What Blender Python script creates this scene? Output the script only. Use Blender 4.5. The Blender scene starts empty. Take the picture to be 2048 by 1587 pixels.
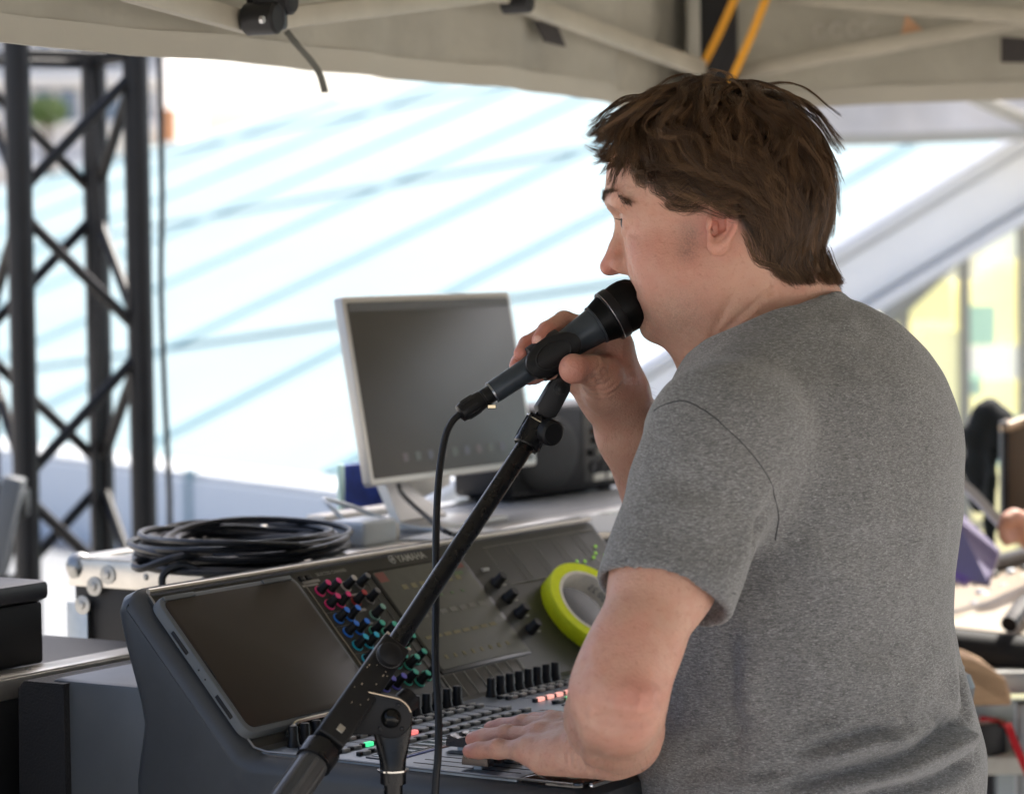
import bpy, bmesh, math, random
import numpy as np
from mathutils import Vector, Matrix
rad = math.radians
random.seed(7); RNG = np.random.default_rng(7)
scn = bpy.context.scene
COL = scn.collection

# ------------------------------------------------------------------ camera
CAM_H, FPX = 1.65, 5690.0
_pitch, _roll = math.atan(278 / FPX), rad(0.8)
FWD = np.array([0, math.cos(_pitch), -math.sin(_pitch)])
_R0 = np.array([1.0, 0, 0]); _U0 = np.cross(_R0, FWD)
RGT = math.cos(_roll) * _R0 - math.sin(_roll) * _U0
UPV = math.cos(_roll) * _U0 + math.sin(_roll) * _R0
CPOS = np.array([0, 0, CAM_H])
cam_d = bpy.data.cameras.new('camera'); cam = bpy.data.objects.new('camera', cam_d); COL.objects.link(cam)
cam.matrix_world = Matrix(((RGT[0], UPV[0], -FWD[0], 0), (RGT[1], UPV[1], -FWD[1], 0), (RGT[2], UPV[2], -FWD[2], CAM_H), (0, 0, 0, 1)))
cam_d.sensor_width = 36; cam_d.lens = FPX / 2048 * 36
cam_d.clip_start = 0.05; cam_d.clip_end = 2000
cam_d.dof.use_dof = True; cam_d.dof.focus_distance = 2.55; cam_d.dof.aperture_fstop = 6.7; cam_d.dof.aperture_blades = 0
scn.camera = cam

# ------------------------------------------------------------------ sky, sun, exposure
SUN_EL, SUN_AZ = rad(52), rad(32)        # azimuth from +y towards +x; the sun stands beyond the tent, to the right
wd = bpy.data.worlds.new('World'); scn.world = wd; wd.use_nodes = True
nt = wd.node_tree; bg = nt.nodes['Background']
sky = nt.nodes.new('ShaderNodeTexSky'); sky.sky_type = 'NISHITA'; sky.sun_disc = False
sky.sun_elevation = SUN_EL; sky.sun_rotation = SUN_AZ; sky.air_density = 0.7; sky.dust_density = 5.0; sky.ozone_density = 0.6
nt.links.new(sky.outputs[0], bg.inputs[0]); bg.inputs[1].default_value = 0.15
sd = bpy.data.lights.new('sun', 'SUN'); sd.energy = 4.0; sd.angle = rad(0.5); sd.color = (1.0, 0.95, 0.87)
sun = bpy.data.objects.new('sun', sd); COL.objects.link(sun)
_sdir = Vector((math.sin(SUN_AZ) * math.cos(SUN_EL), math.cos(SUN_AZ) * math.cos(SUN_EL), math.sin(SUN_EL)))
sun.rotation_euler = (-_sdir).to_track_quat('-Z', 'Y').to_euler(); sun.location = (4, 6, 12)
vs = scn.view_settings; vs.view_transform = 'Standard'; vs.look = 'None'; vs.exposure = 1.5; vs.gamma = 1.0; vs.use_curve_mapping = False
scn.render.film_transparent = False
scn.cycles.max_bounces = 8; scn.cycles.diffuse_bounces = 5; scn.cycles.glossy_bounces = 4; scn.cycles.transmission_bounces = 6
scn.cycles.use_denoising = True; scn.cycles.use_adaptive_sampling = True; scn.cycles.adaptive_threshold = 0.025
scn.cycles.sample_clamp_indirect = 6.0

# ------------------------------------------------------------------ helpers
def P(u, v, y):
    """world point seen at photo pixel (u, v) that stands y metres away"""
    d = FWD + (u - 1024) / FPX * RGT - (v - 793.5) / FPX * UPV
    return CPOS + d * (y / d[1])
def ray(u, v):
    d = FWD + (u - 1024) / FPX * RGT - (v - 793.5) / FPX * UPV
    return d / np.linalg.norm(d)
def hit(u, v, p0, n):
    d = ray(u, v); return CPOS + d * (((np.asarray(p0) - CPOS) @ n) / (d @ n))
def nrm(a): a = np.asarray(a, float); return a / (np.linalg.norm(a) + 1e-12)

MATS = {}
def M(name, col, rough=.5, metal=0.0, var=None, bump=None, spec=.5, coat=0.0, emit=None, trans=0.0, ior=1.45, sheen=0.0, sss=None, stretch=None):
    """principled material; var=(scale, amount) mottles the colour, bump=(scale, strength, distance)"""
    if name in MATS: return MATS[name]
    if max(col) < .031 and not emit: col = tuple(c * .55 for c in col); spec = min(spec, .4)      # near-black plastics and paints
    m = bpy.data.materials.new(name); m.use_nodes = True; t = m.node_tree; b = t.nodes['Principled BSDF']
    b.inputs['Base Color'].default_value = (*col, 1); b.inputs['Roughness'].default_value = rough; b.inputs['Metallic'].default_value = metal
    b.inputs['Specular IOR Level'].default_value = spec; b.inputs['Coat Weight'].default_value = coat; b.inputs['IOR'].default_value = ior
    b.inputs['Transmission Weight'].default_value = trans; b.inputs['Sheen Weight'].default_value = sheen
    if emit: b.inputs['Emission Color'].default_value = (*emit[0], 1); b.inputs['Emission Strength'].default_value = emit[1]
    if sss: b.inputs['Subsurface Weight'].default_value = sss[0]; b.inputs['Subsurface Radius'].default_value = sss[1]; b.inputs['Subsurface Scale'].default_value = sss[2]
    if var or bump:
        tc = t.nodes.new('ShaderNodeTexCoord'); src = tc.outputs['Object']
        if stretch:
            mp = t.nodes.new('ShaderNodeMapping'); mp.inputs['Scale'].default_value = stretch; t.links.new(src, mp.inputs[0]); src = mp.outputs[0]
    if var:
        n = t.nodes.new('ShaderNodeTexNoise'); n.inputs['Scale'].default_value = var[0]; n.inputs['Detail'].default_value = 5; n.inputs['Roughness'].default_value = .62
        t.links.new(src, n.inputs['Vector'])
        r = t.nodes.new('ShaderNodeMapRange'); r.inputs[1].default_value = .3; r.inputs[2].default_value = .7; r.inputs[3].default_value = 1 - var[1]; r.inputs[4].default_value = 1 + var[1]
        t.links.new(n.outputs['Fac'], r.inputs[0])
        x = t.nodes.new('ShaderNodeVectorMath'); x.operation = 'SCALE'; x.inputs[0].default_value = col; t.links.new(r.outputs[0], x.inputs['Scale'])
        t.links.new(x.outputs[0], b.inputs['Base Color'])
        rr = t.nodes.new('ShaderNodeMapRange'); rr.inputs[3].default_value = max(.02, rough - .08); rr.inputs[4].default_value = min(1, rough + .08)
        t.links.new(n.outputs['Fac'], rr.inputs[0]); t.links.new(rr.outputs[0], b.inputs['Roughness'])
    if bump:
        n2 = t.nodes.new('ShaderNodeTexNoise'); n2.inputs['Scale'].default_value = bump[0]; n2.inputs['Detail'].default_value = 3
        t.links.new(src, n2.inputs['Vector'])
        bp = t.nodes.new('ShaderNodeBump'); bp.inputs['Strength'].default_value = bump[1]; bp.inputs['Distance'].default_value = bump[2] if len(bump) > 2 else .001
        t.links.new(n2.outputs['Fac'], bp.inputs['Height']); t.links.new(bp.outputs[0], b.inputs['Normal'])
    MATS[name] = m; return m

def link(o, parent=None, label=None, cat=None, group=None, kind=None):
    COL.objects.link(o)
    if parent is not None: o.parent = parent
    for k, v in (('label', label), ('category', cat), ('group', group), ('kind', kind)):
        if v: o[k] = v
    return o
def thing(name, label, cat, loc=(0, 0, 0), rotz=0.0, group=None):
    o = bpy.data.objects.new(name, None); o.empty_display_size = .1; o.location = [float(c) for c in loc]; o.rotation_euler = (0, 0, rotz)
    return link(o, None, label, cat, group)
def mesh(name, geo, mat, smooth=True, angle=35):
    V, Fs = geo
    me = bpy.data.meshes.new(name); me.from_pydata([tuple(map(float, v)) for v in V], [], [tuple(map(int, q)) for q in Fs]); me.update()
    if mat: me.materials.append(mat)
    if smooth:
        me.polygons.foreach_set('use_smooth', [True] * len(me.polygons))
        me.set_sharp_from_angle(angle=rad(angle))
    return me
def part(name, geo, mat, parent=None, world=False, smooth=True, angle=35, label=None, cat=None, group=None, kind=None, loc=None):
    """one mesh object; geo in the parent's space (or in world space when world=True and the parent is unrotated)"""
    V, Fs = geo
    if world and parent is not None:
        L = np.array(parent.location); q = parent
        while q.parent is not None: q = q.parent; L = L + np.array(q.location)
        V = [np.asarray(v) - L for v in V]
    o = bpy.data.objects.new(name, mesh(name, (V, Fs), mat, smooth, angle))
    if loc is not None: o.location = [float(c) for c in loc]
    return link(o, parent, label, cat, group, kind)
def inst(name, me, parent, loc=(0, 0, 0), rot=None, label=None):
    o = bpy.data.objects.new(name, me); o.location = [float(c) for c in loc]
    if rot is not None: o.rotation_euler = rot
    return link(o, parent, label)
def copy_tree(o, parent=None):
    c = o.copy(); COL.objects.link(c); c.parent = parent
    for ch in list(o.children): copy_tree(ch, c)
    return c

# geometry: every function returns (verts, faces)
def join(*gs):
    V, Fs = [], []
    for g in gs:
        k = len(V); V += list(g[0]); Fs += [tuple(i + k for i in f) for f in g[1]]
    return V, Fs
def xf(g, mat=None, loc=(0, 0, 0)):
    V = np.array([list(map(float, v)) for v in g[0]])
    if mat is not None: V = V @ np.asarray(mat, float).T
    return list(V + np.asarray(loc, float)), g[1]
def box(c, s, bev=0.0, seg=2, mat=None):
    bm = bmesh.new(); bmesh.ops.create_cube(bm, size=1)
    for v in bm.verts: v.co = Vector((v.co.x * s[0], v.co.y * s[1], v.co.z * s[2]))
    if bev > 0: bmesh.ops.bevel(bm, geom=list(bm.edges), offset=min(bev, min(s) * .49), segments=seg, profile=.5, affect='EDGES')
    bm.verts.ensure_lookup_table()
    V = [np.array(v.co) for v in bm.verts]; Fs = [tuple(v.index for v in f.verts) for f in bm.faces]; bm.free()
    return xf((V, Fs), mat, c)
def frame(d, up=(0, 0, 1)):
    d = nrm(d); up = np.asarray(up, float)
    if abs(d @ nrm(up)) > .97: up = np.array([1.0, 0, 0])
    x = nrm(np.cross(up, d)); y = np.cross(d, x); return x, y, d
def lathe(prof, p0, d, n=24, up=(0, 0, 1), closed=True):
    """prof: [(r, h)...] turned about the axis p0 + h*d"""
    x, y, d = frame(d, up); p0 = np.asarray(p0, float); V, Fs = [], []
    for r, h in prof:
        for i in range(n):
            a = 2 * math.pi * i / n; V.append(p0 + d * h + (x * math.cos(a) + y * math.sin(a)) * r)
    for k in range(len(prof) - 1):
        for i in range(n):
            j = (i + 1) % n; Fs.append((k * n + i, k * n + j, (k + 1) * n + j, (k + 1) * n + i))
    if closed:
        Fs.append(tuple(range(n - 1, -1, -1))); Fs.append(tuple(range((len(prof) - 1) * n, len(prof) * n)))
    return V, Fs
def cyl(p0, p1, r0, r1=None, n=16, bev=0.0):
    p0 = np.asarray(p0, float); p1 = np.asarray(p1, float); L = np.linalg.norm(p1 - p0); r1 = r0 if r1 is None else r1
    pr = [(r0, 0), (r1, L)] if bev <= 0 else [(r0 - bev, 0), (r0, bev), (r1, L - bev), (r1 - bev, L)]
    return lathe(pr, p0, p1 - p0, n)
def spline(pts, n=8):
    pts = [np.asarray(p, float) for p in pts]; q = [2 * pts[0] - pts[1]] + pts + [2 * pts[-1] - pts[-2]]; out = []
    for i in range(1, len(q) - 2):
        for t in np.linspace(0, 1, n, endpoint=False):
            a, b, c, d = q[i - 1], q[i], q[i + 1], q[i + 2]
            out.append(.5 * (2 * b + (c - a) * t + (2 * a - 5 * b + 4 * c - d) * t * t + (3 * b - a - 3 * c + d) * t ** 3))
    out.append(pts[-1]); return out
def tube(path, r, n=10, caps=True, closed=False):
    path = [np.asarray(p, float) for p in path]; N = len(path); V, Fs = [], []
    rs = r if hasattr(r, '__len__') else [r] * N
    t0 = nrm(path[1] - path[0]); x, y, _ = frame(t0)
    for i, p in enumerate(path):
        if closed: t = nrm(path[(i + 1) % N] - path[i - 1])
        else: t = nrm(path[min(i + 1, N - 1)] - path[max(i - 1, 0)])
        x = nrm(x - t * (x @ t)); y = np.cross(t, x)
        for k in range(n):
            a = 2 * math.pi * k / n; V.append(p + (x * math.cos(a) + y * math.sin(a)) * rs[i])
    for i in range(N if closed else N - 1):
        j = (i + 1) % N
        for k in range(n):
            l = (k + 1) % n; Fs.append((i * n + k, i * n + l, j * n + l, j * n + k))
    if caps and not closed: Fs.append(tuple(range(n - 1, -1, -1))); Fs.append(tuple(range((N - 1) * n, N * n)))
    return V, Fs
def strip(path, width_dir, w, th):
    """flat strap of width w and thickness th along a path"""
    path = [np.asarray(p, float) for p in path]; V, Fs = [], []; N = len(path)
    for i, p in enumerate(path):
        t = nrm(path[min(i + 1, N - 1)] - path[max(i - 1, 0)]); wd_ = np.asarray(width_dir, float); wd_ = nrm(wd_ - t * (wd_ @ t)); nn = np.cross(t, wd_)
        for sx, sy in ((-1, -1), (1, -1), (1, 1), (-1, 1)): V.append(p + wd_ * sx * w / 2 + nn * sy * th / 2)
    for i in range(N - 1):
        for k in range(4):
            l = (k + 1) % 4; Fs.append((i * 4 + k, i * 4 + l, i * 4 + 4 + l, i * 4 + 4 + k))
    Fs.append((3, 2, 1, 0)); Fs.append(tuple(range(4 * N - 4, 4 * N))); return V, Fs
def prism(poly, o, ex, ey, ez, h0, h1, bev=0.0):
    """2D polygon (in ex, ey) extruded along ez from h0 to h1, its far rim bevelled"""
    o, ex, ey, ez = [np.asarray(a, float) for a in (o, ex, ey, ez)]; n = len(poly); V, Fs = [], []
    pl = np.array(poly, float)
    rings = [(pl, h0), (pl, h1)]
    if bev > 0: rings = [(pl, h0), (pl, h1 - bev), (inset(pl, bev * .35), h1 - bev * .3), (inset(pl, bev), h1)]
    for pp, h in rings:
        for a, b in pp: V.append(o + ex * a + ey * b + ez * h)
    for k in range(len(rings) - 1):
        for i in range(n):
            j = (i + 1) % n; Fs.append((k * n + i, k * n + j, k * n + n + j, k * n + n + i))
    Fs.append(tuple(range(n - 1, -1, -1))); Fs.append(tuple(range((len(rings) - 1) * n, len(rings) * n))); return V, Fs
def inset(pl, d):
    n = len(pl); out = []
    area = sum(pl[i][0] * pl[(i + 1) % n][1] - pl[(i + 1) % n][0] * pl[i][1] for i in range(n)); s = 1 if area > 0 else -1
    for i in range(n):
        a, b, c = pl[i - 1], pl[i], pl[(i + 1) % n]
        e1 = nrm(b - a); e2 = nrm(c - b); n1 = np.array([-e1[1], e1[0]]) * s; n2 = np.array([-e2[1], e2[0]]) * s
        m = n1 + n2; m = m / max(.4, (m @ m) / 2 * 1.0); out.append(b + m * d)
    return np.array(out)
def rrect(w, h, r, n=5, cx=0, cy=0):
    out = []
    for sx, sy, a0 in ((1, 1, 0), (-1, 1, 90), (-1, -1, 180), (1, -1, 270)):
        for k in range(n):
            a = rad(a0 + 90 * k / (n - 1)); out.append((cx + sx * (w / 2 - r) + r * math.cos(a), cy + sy * (h / 2 - r) + r * math.sin(a)))
    return out
def ngrid(f, nu, nv):
    V = [f(i / nu, j / nv) for j in range(nv + 1) for i in range(nu + 1)]; w = nu + 1
    return V, [(j * w + i, j * w + i + 1, (j + 1) * w + i + 1, (j + 1) * w + i) for j in range(nv) for i in range(nu)]
def text_geo(s, size, o, ex, ey, bold=False, off=0.0):
    cu = bpy.data.curves.new('t', 'FONT'); cu.body = s; cu.size = size; cu.align_x = 'LEFT'; cu.resolution_u = 2; cu.offset = off
    ob = bpy.data.objects.new('t', cu); COL.objects.link(ob)
    dg = bpy.context.evaluated_depsgraph_get(); me = ob.evaluated_get(dg).to_mesh()
    V = [np.asarray(o) + np.asarray(ex) * v.co.x + np.asarray(ey) * v.co.y for v in me.vertices]; Fs = [tuple(p.vertices) for p in me.polygons]
    bpy.data.objects.remove(ob); bpy.data.curves.remove(cu); return V, Fs
def solid(g, n, th):
    """gives an open sheet a thickness along n"""
    V, Fs = g; k = len(V); n = np.asarray(n, float)
    V2 = [np.asarray(v) + n * th for v in V]
    from collections import Counter
    ed = Counter(); 
    for f in Fs:
        for i in range(len(f)): ed[tuple(sorted((f[i], f[(i + 1) % len(f)])))] += 1
    side = []
    for f in Fs:
        for i in range(len(f)):
            a, b = f[i], f[(i + 1) % len(f)]
            if ed[tuple(sorted((a, b)))] == 1: side.append((b, a, a + k, b + k))
    return list(V) + V2, [tuple(f) for f in Fs] + [tuple(reversed([i + k for i in f])) for f in Fs] + side

# ================================================================== SETTING
m_pave = M('pavement', (.42, .40, .37), .85, var=(1.2, .18), bump=(60, .3, .004))
part('ground', ngrid(lambda a, b: ((a - .5) * 900, (b - .3) * 900, 0), 8, 8), m_pave, kind='structure', smooth=False)

def clip(poly, p0, n):
    out = []
    for i in range(len(poly)):
        a, b = poly[i - 1], poly[i]; da, db = (a - p0) @ n, (b - p0) @ n
        if da * db < 0: out.append(a + (b - a) * (da / (da - db)))
        if db >= 0: out.append(b)
    return out

# ---- sloping glass roof behind the stage
ZP = .6
g0 = hit(0, 880, (0, 0, ZP), np.array([0, 0, 1.0])); g1 = hit(720, 965, (0, 0, ZP), np.array([0, 0, 1.0]))
gd = nrm(g1 - g0); gb = np.array([-gd[1], gd[0], 0]); gb = gb if gb[1] > 0 else -gb
gs = nrm(gb * math.cos(rad(17)) + np.array([0, 0, math.sin(rad(17))])); gn = nrm(np.cross(gd, gs)); gn = gn if gn[2] > 0 else -gn
glass = thing('glass_roof', 'low sloping roof of pale frosted glass panes behind the tent', 'glass roof', (g0[0], g0[1], 0))
hA0, hA1 = hit(335, 700, g0, gn), hit(1200, 290, g0, gn); eA = nrm(hA1 - hA0)
hB0, hB1 = hit(330, 780, g0, gn), hit(1000, 690, g0, gn); eB = nrm(hB1 - hB0)
m_pane = M('frosted_pane', (.235, .315, .335), .6, var=(.7, .05), spec=.04)
m_mull = M('glazing_joint', (.17, .27, .31), .7, spec=.05)
m_par = M('parapet_metal', (.42, .44, .45), .45, var=(2, .1))
rdg0, rdg1 = hit(330, 288, g0, gn), hit(860, 150, g0, gn); rn = np.cross(gn, nrm(rdg1 - rdg0)); rn = rn if rn @ (g0 - rdg0) > 0 else -rn
pA, pB = 5.2, 1.25
npn = 0
for i in range(-16, 17):
    for j in range(-16, 20):
        o = hA0 + eA * i * pA + eB * 0 + eB * j * pB * 1.6
        ga, gb_ = .022, .022
        q = [o + eA * ga + eB * gb_, o + eA * (pA - ga) + eB * gb_, o + eA * (pA - ga) + eB * (pB * 1.6 - gb_), o + eA * ga + eB * (pB * 1.6 - gb_)]
        for pp, nn in ((g0 + gs * .03, gs), (rdg0, rn)):
            if q: q = clip([np.asarray(x) for x in q], pp, nn)
        if len(q) < 3: continue
        c = sum(q) / len(q)
        if c[1] < 5 or c[1] > 60 or abs(c[0] / c[1]) > .26: continue
        nq = len(q); fl = np.cross(q[1] - q[0], q[2] - q[1]) @ gn < 0
        if fl: q = q[::-1]
        part('pane', (q + [x - gn * .03 for x in q], [tuple(range(nq))] + [(k, k + nq, (k + 1) % nq + nq, (k + 1) % nq) for k in range(nq)]), m_pane, glass, world=True, smooth=False)
        npn += 1
for i in range(-16, 17):
    for dA_, dB_, ps in ((eA, eB, pB * 1.6), (eB, eA, pA)):
        o = hA0 + dB_ * i * ps; a, b = o - dA_ * 40, o + dA_ * 40; seg = [a, b]
        for p0_, n_ in ((g0 + gs * .02, gs), (rdg0, rn)):
            da, db = (seg[0] - p0_) @ n_, (seg[1] - p0_) @ n_
            if da < 0 and db < 0: seg = None; break
            if da < 0: seg[0] = seg[0] + (seg[1] - seg[0]) * (da / (da - db))
            elif db < 0: seg[1] = seg[1] + (seg[0] - seg[1]) * (db / (db - da))
        if seg is None: continue
        m_ = (seg[0] + seg[1]) / 2
        if np.linalg.norm(seg[1] - seg[0]) < .2: continue
        part('glazing_bar', tube([seg[0] + gn * .012, seg[1] + gn * .012], .026 if dA_ is eA else .013, 6), m_mull, glass, world=True)
bq = [g0 - gd * 14 - gn * .06, g0 + gd * 14 - gn * .06, g0 + gd * 14 + gs * 40 - gn * .06, g0 - gd * 14 + gs * 40 - gn * .06]
bq = clip(bq, rdg0 + rn * -.05, rn)
part('joint_backing', (bq, [tuple(range(len(bq)))]), m_mull, glass, world=True, smooth=False)
def along(d0, d1, z0, z1, t0=-14, t1=14):
    a = g0 + gd * t0; b = g0 + gd * t1; V = []
    for p in (a, b):
        for dd, z in ((d0, z0), (d1, z0), (d1, z1), (d0, z1)): V.append(np.array([p[0] - gb[0] * dd, p[1] - gb[1] * dd, z]))
    return V, [(0, 1, 2, 3), (7, 6, 5, 4), (0, 4, 5, 1), (1, 5, 6, 2), (2, 6, 7, 3), (3, 7, 4, 0)]
part('gutter', along(.0, .35, .40, .61), m_par, glass, world=True, smooth=False)
part('flashing', along(.35, .38, .10, .58), M('flashing_paint', (.62, .66, .70), .4), glass, world=True, smooth=False)
part('kerb_wall', along(.38, 4.5, .0, .16), M('kerb_stone', (.15, .16, .17), .8), glass, world=True, smooth=False)
for t in (3.3, 5.9): part('gutter_bracket', box(g0 + gd * t - gb * .37 + np.array([0, 0, -.12]), (.05, .05, .3)), m_mull, glass, world=True)

# ---- white diagonal girder and the shop front under it, right
yb = 7.6
ba, bb = P(2130, 300, yb), P(1180, 872, yb)
gird = thing('roof_girder', 'wide pale diagonal girder rising to the right behind his head', 'girder', (bb[0], bb[1], 0))
bdir = nrm(ba - bb); bup = nrm(np.cross(bdir, np.array([0, 1.0, 0]))); bup = bup if bup[2] > 0 else -bup
m_gird = M('girder_paint', (.88, .89, .88), .45, var=(1.5, .06))
L = np.linalg.norm(ba - bb)
fr = np.array([bdir, [0, 1, 0], bup]).T
part('girder_beam', box((ba + bb) / 2, (L + 1.2, .3, .125), .012, 2, fr), m_gird, gird, world=True)
part('girder_flange', box((ba + bb) / 2 - bup * .082 + np.array([0, -.1, 0]), (L + 1.2, .22, .03), .004, 1, fr), M('flange', (.75, .76, .76), .4), gird, world=True)
part('girder_cap', box((ba + bb) / 2 + bup * .084, (L + 1.2, .36, .035), .01, 1, fr), M('flange', (.75, .76, .76), .4), gird, world=True)
part('girder_post', box((bb[0] - .2, bb[1] + .05, .55), (.25, .25, 1.1), .01), m_gird, gird, world=True)
ys = 8.4
sh = thing('shop_front', 'yellow shop front wall given an added glow, with teal and white posters behind his back', 'shop front', (P(1900, 900, ys)[0], ys, 0))
def pbox(name, u0, v0, u1, v1, y, th, mat, par, bev=0.0):
    a, b = P(u0, v1, y), P(u1, v0, y); return part(name, box((a + b) / 2, (b[0] - a[0], th, b[2] - a[2]), bev), mat, par, world=True)
m_cream = M('cream_wall', (.86, .80, .50), .7, var=(1.6, .2), emit=((1.0, .90, .50), .28))  # plain cream wall with a glow added to brighten the shop front
wl, wr = P(1660, 500, ys)[0], P(2500, 500, ys)[0]
# wall cut off under the girder's slope
a0, a1 = P(1640, 700, ys), P(2500, 180, ys)
V = [(a0[0], ys, 0), (a1[0], ys, 0), (a1[0], ys, a1[2]), (a0[0], ys, a0[2])]
part('lit_window', solid((V, [(0, 1, 2, 3)]), (0, .2, 0), 1), m_cream, sh, world=True, smooth=False)  # plain cream wall carrying the added glow
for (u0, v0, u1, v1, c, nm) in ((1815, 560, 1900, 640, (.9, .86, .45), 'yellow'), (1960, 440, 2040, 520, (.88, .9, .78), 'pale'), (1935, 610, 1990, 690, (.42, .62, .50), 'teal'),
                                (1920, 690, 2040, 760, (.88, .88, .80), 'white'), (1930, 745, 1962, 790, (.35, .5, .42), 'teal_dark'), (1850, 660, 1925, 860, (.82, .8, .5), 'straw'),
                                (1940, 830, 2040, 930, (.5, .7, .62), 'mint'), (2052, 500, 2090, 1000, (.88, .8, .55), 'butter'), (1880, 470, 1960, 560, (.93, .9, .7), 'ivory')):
    pbox('glowing_poster', u0, v0, u1, v1, ys - .03, .012, M('poster_' + nm, c, .6, var=(2, .12), emit=(c, .22)), sh)  # posters glow in their own colour, added to brighten them
for u in (1808, 1928, 2046): pbox('window_frame', u - 7, 350 if u > 1900 else 520, u + 7, 1150, ys - .06, .06, M('frame_grey', (.30, .30, .28), .4, .3), sh)
pbox('window_frame', 1640, 1040, 2200, 1060, ys - .06, .06, M('frame_grey', (.3, .3, .28), .4), sh)
part('awning_bar', tube([P(1770, 640, ys - .15), P(2130, 300, ys - .15)], .03, 10), M('frame_grey', (.3, .3, .28), .4), sh, world=True)

# ---- far town houses seen through the lighting truss
yf = 48.0
hs = thing('town_house', 'far pale town house with rows of grey windows behind the truss', 'building', (P(120, 400, yf)[0], yf, 0))
a, b = P(-260, 400, yf), P(322, -400, yf)
part('wall', box(((a[0] + b[0]) / 2, yf + 3, b[2] / 2), (b[0] - a[0], 6, b[2]), 0), M('render_wall', (.62, .60, .58), .85, var=(.3, .1)), hs, world=True, smooth=False)
m_win = M('far_window', (.16, .2, .25), .2); m_fr = M('far_frame', (.75, .75, .74), .6)
for r_, v in enumerate((-150, 72, 180)):
    for k, u in enumerate((-190, -120, -40, 70, 120, 205, 268)):
        a, b = P(u, v + 62, yf), P(u + 34, v, yf)
        w_ = part('window', box(((a[0] + b[0]) / 2, yf - .03, (a[2] + b[2]) / 2), (b[0] - a[0], .1, b[2] - a[2])), m_win, hs, world=True)
        o = part('sill', box(((a[0] + b[0]) / 2, yf - .1, a[2] - .05), (b[0] - a[0] + .1, .2, .06)), m_fr, None); o.parent = w_; o.location = [-c for c in hs.location]
for v in (160, 330): 
    a = P(0, v, yf); part('ledge', box((P(30, v, yf)[0], yf - .15, a[2]), (5.2, .3, .12)), m_fr, hs, world=True)
hs2 = thing('far_house', 'far cream house with a red brown chimney above the glass roof', 'building', (P(250, 300, 40)[0], 40, 0))
a, b = P(190, 420, 40), P(336, 262, 40)
part('wall', box(((a[0] + b[0]) / 2, 41.5, b[2] / 2), (b[0] - a[0], 3, b[2])), M('cream_far', (.74, .70, .6), .8), hs2, world=True, smooth=False)
a, b = P(318, 300, 39.8), P(348, 215, 39.8)
ch_ = part('chimney', box(((a[0] + b[0]) / 2, 40, (a[2] + b[2]) / 2), (b[0] - a[0], .3, b[2] - a[2]), .02), M('terracotta', (.52, .25, .12), .8), hs2, world=True)
# a leafy tree in front of the far house
tr = thing('street_tree', 'small green tree in front of the far pale house', 'tree', (P(85, 300, 44)[0], 44, 0))
tc = P(92, 222, 44)
part('trunk', tube([(tc[0], 44, 0), (tc[0] + .03, 44, tc[2] * .6), tc], [.12, .09, .05], 8), M('bark', (.12, .09, .06), .9), tr, world=True)
V, Fs = [], []
for k in range(900):
    d = RNG.normal(size=3); d = d / np.linalg.norm(d) * RNG.random() ** .4; c = tc + d * np.array([.36, .35, .24]); s = .05
    t1 = nrm(RNG.normal(size=3)); t2 = nrm(np.cross(t1, RNG.normal(size=3))); i = len(V)
    V += [c - t1 * s, c + t2 * s * .5, c + t1 * s, c - t2 * s * .5]; Fs.append((i, i + 1, i + 2, i + 3))
part('crown', (V, Fs), M('leaf_far', (.10, .16, .04), .6), tr, world=True, smooth=False)

# ================================================================== POP-UP TENT
tC = P(1400, 228, 4.6); ZV = tC[2]; dA = np.array([-.394, -.919, 0]); dB = np.array([.919, -.394, 0]); TS = 3.2; TA = 4.7  # tent stretched over the camera, out of view, to cut frontal sky light
nA = dB.copy(); nB = dA.copy()                                  # pointing into the tent from the left / the right side
tent = thing('canopy_tent', 'worn off white pop up canopy tent overhead with scissor frame', 'tent', (tC[0], tC[1], 0))
def fabric(name, col, sc=1.0):
    m = M(name, col, .8, var=(2.2, .24), bump=(11, .7, .018)); t = m.node_tree; b = t.nodes['Principled BSDF']
    tl = t.nodes.new('ShaderNodeBsdfTranslucent'); tl.inputs[0].default_value = (*[c * .9 for c in col], 1)
    mx = t.nodes.new('ShaderNodeMixShader'); mx.inputs[0].default_value = .22; out = t.nodes['Material Output']
    t.links.new(b.outputs[0], mx.inputs[1]); t.links.new(tl.outputs[0], mx.inputs[2]); t.links.new(mx.outputs[0], out.inputs['Surface']); return m
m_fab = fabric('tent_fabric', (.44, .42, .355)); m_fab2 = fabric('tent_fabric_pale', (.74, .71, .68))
m_web = M('hem_webbing', (.42, .40, .34), .8, bump=(200, .3, .001))
def valance(nm, o, d, n, seed, zb=ZV, hgt=.62, L=TS, mat=m_fab, par=tent, sag=.007):
    rr = np.random.default_rng(seed); ph = rr.random(6) * 6.28
    def wave(s, h): return (.012 * math.sin(s * 7 + ph[0]) + .007 * math.sin(s * 17 + ph[1] + h * 3)) * (1.2 - h * 1.4) + .005 * math.sin(s * 31 + ph[2] + h * 9)
    def f(a, b):
        s = a * L; h = b * hgt; z = zb + h + (sag * math.sin(s * 2.4 + ph[3]) * (1 - b)); return o + d * s + n * wave(s, h) + np.array([0, 0, z - o[2]])
    g = ngrid(f, 120, 16)
    ob = part(nm, solid(g, n, .002), mat, par, world=True)
    hp = [f(a, 0) + n * .002 for a in np.linspace(0, 1, 121)]
    hem = part('hem', strip([p + np.array([0, 0, .008]) for p in hp], (0, 0, 1), .028, .005), m_web, None, world=False); hem.parent = ob; hem.location = [-c for c in par.location]
    return ob
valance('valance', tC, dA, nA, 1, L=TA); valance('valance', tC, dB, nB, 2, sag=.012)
valance('valance', tC + dB * TS, dA, -nA, 3, zb=ZV + .02, L=TA); valance('valance', tC + dA * TA, dB, -nB, 4, zb=ZV + .25, hgt=.37)
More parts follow.
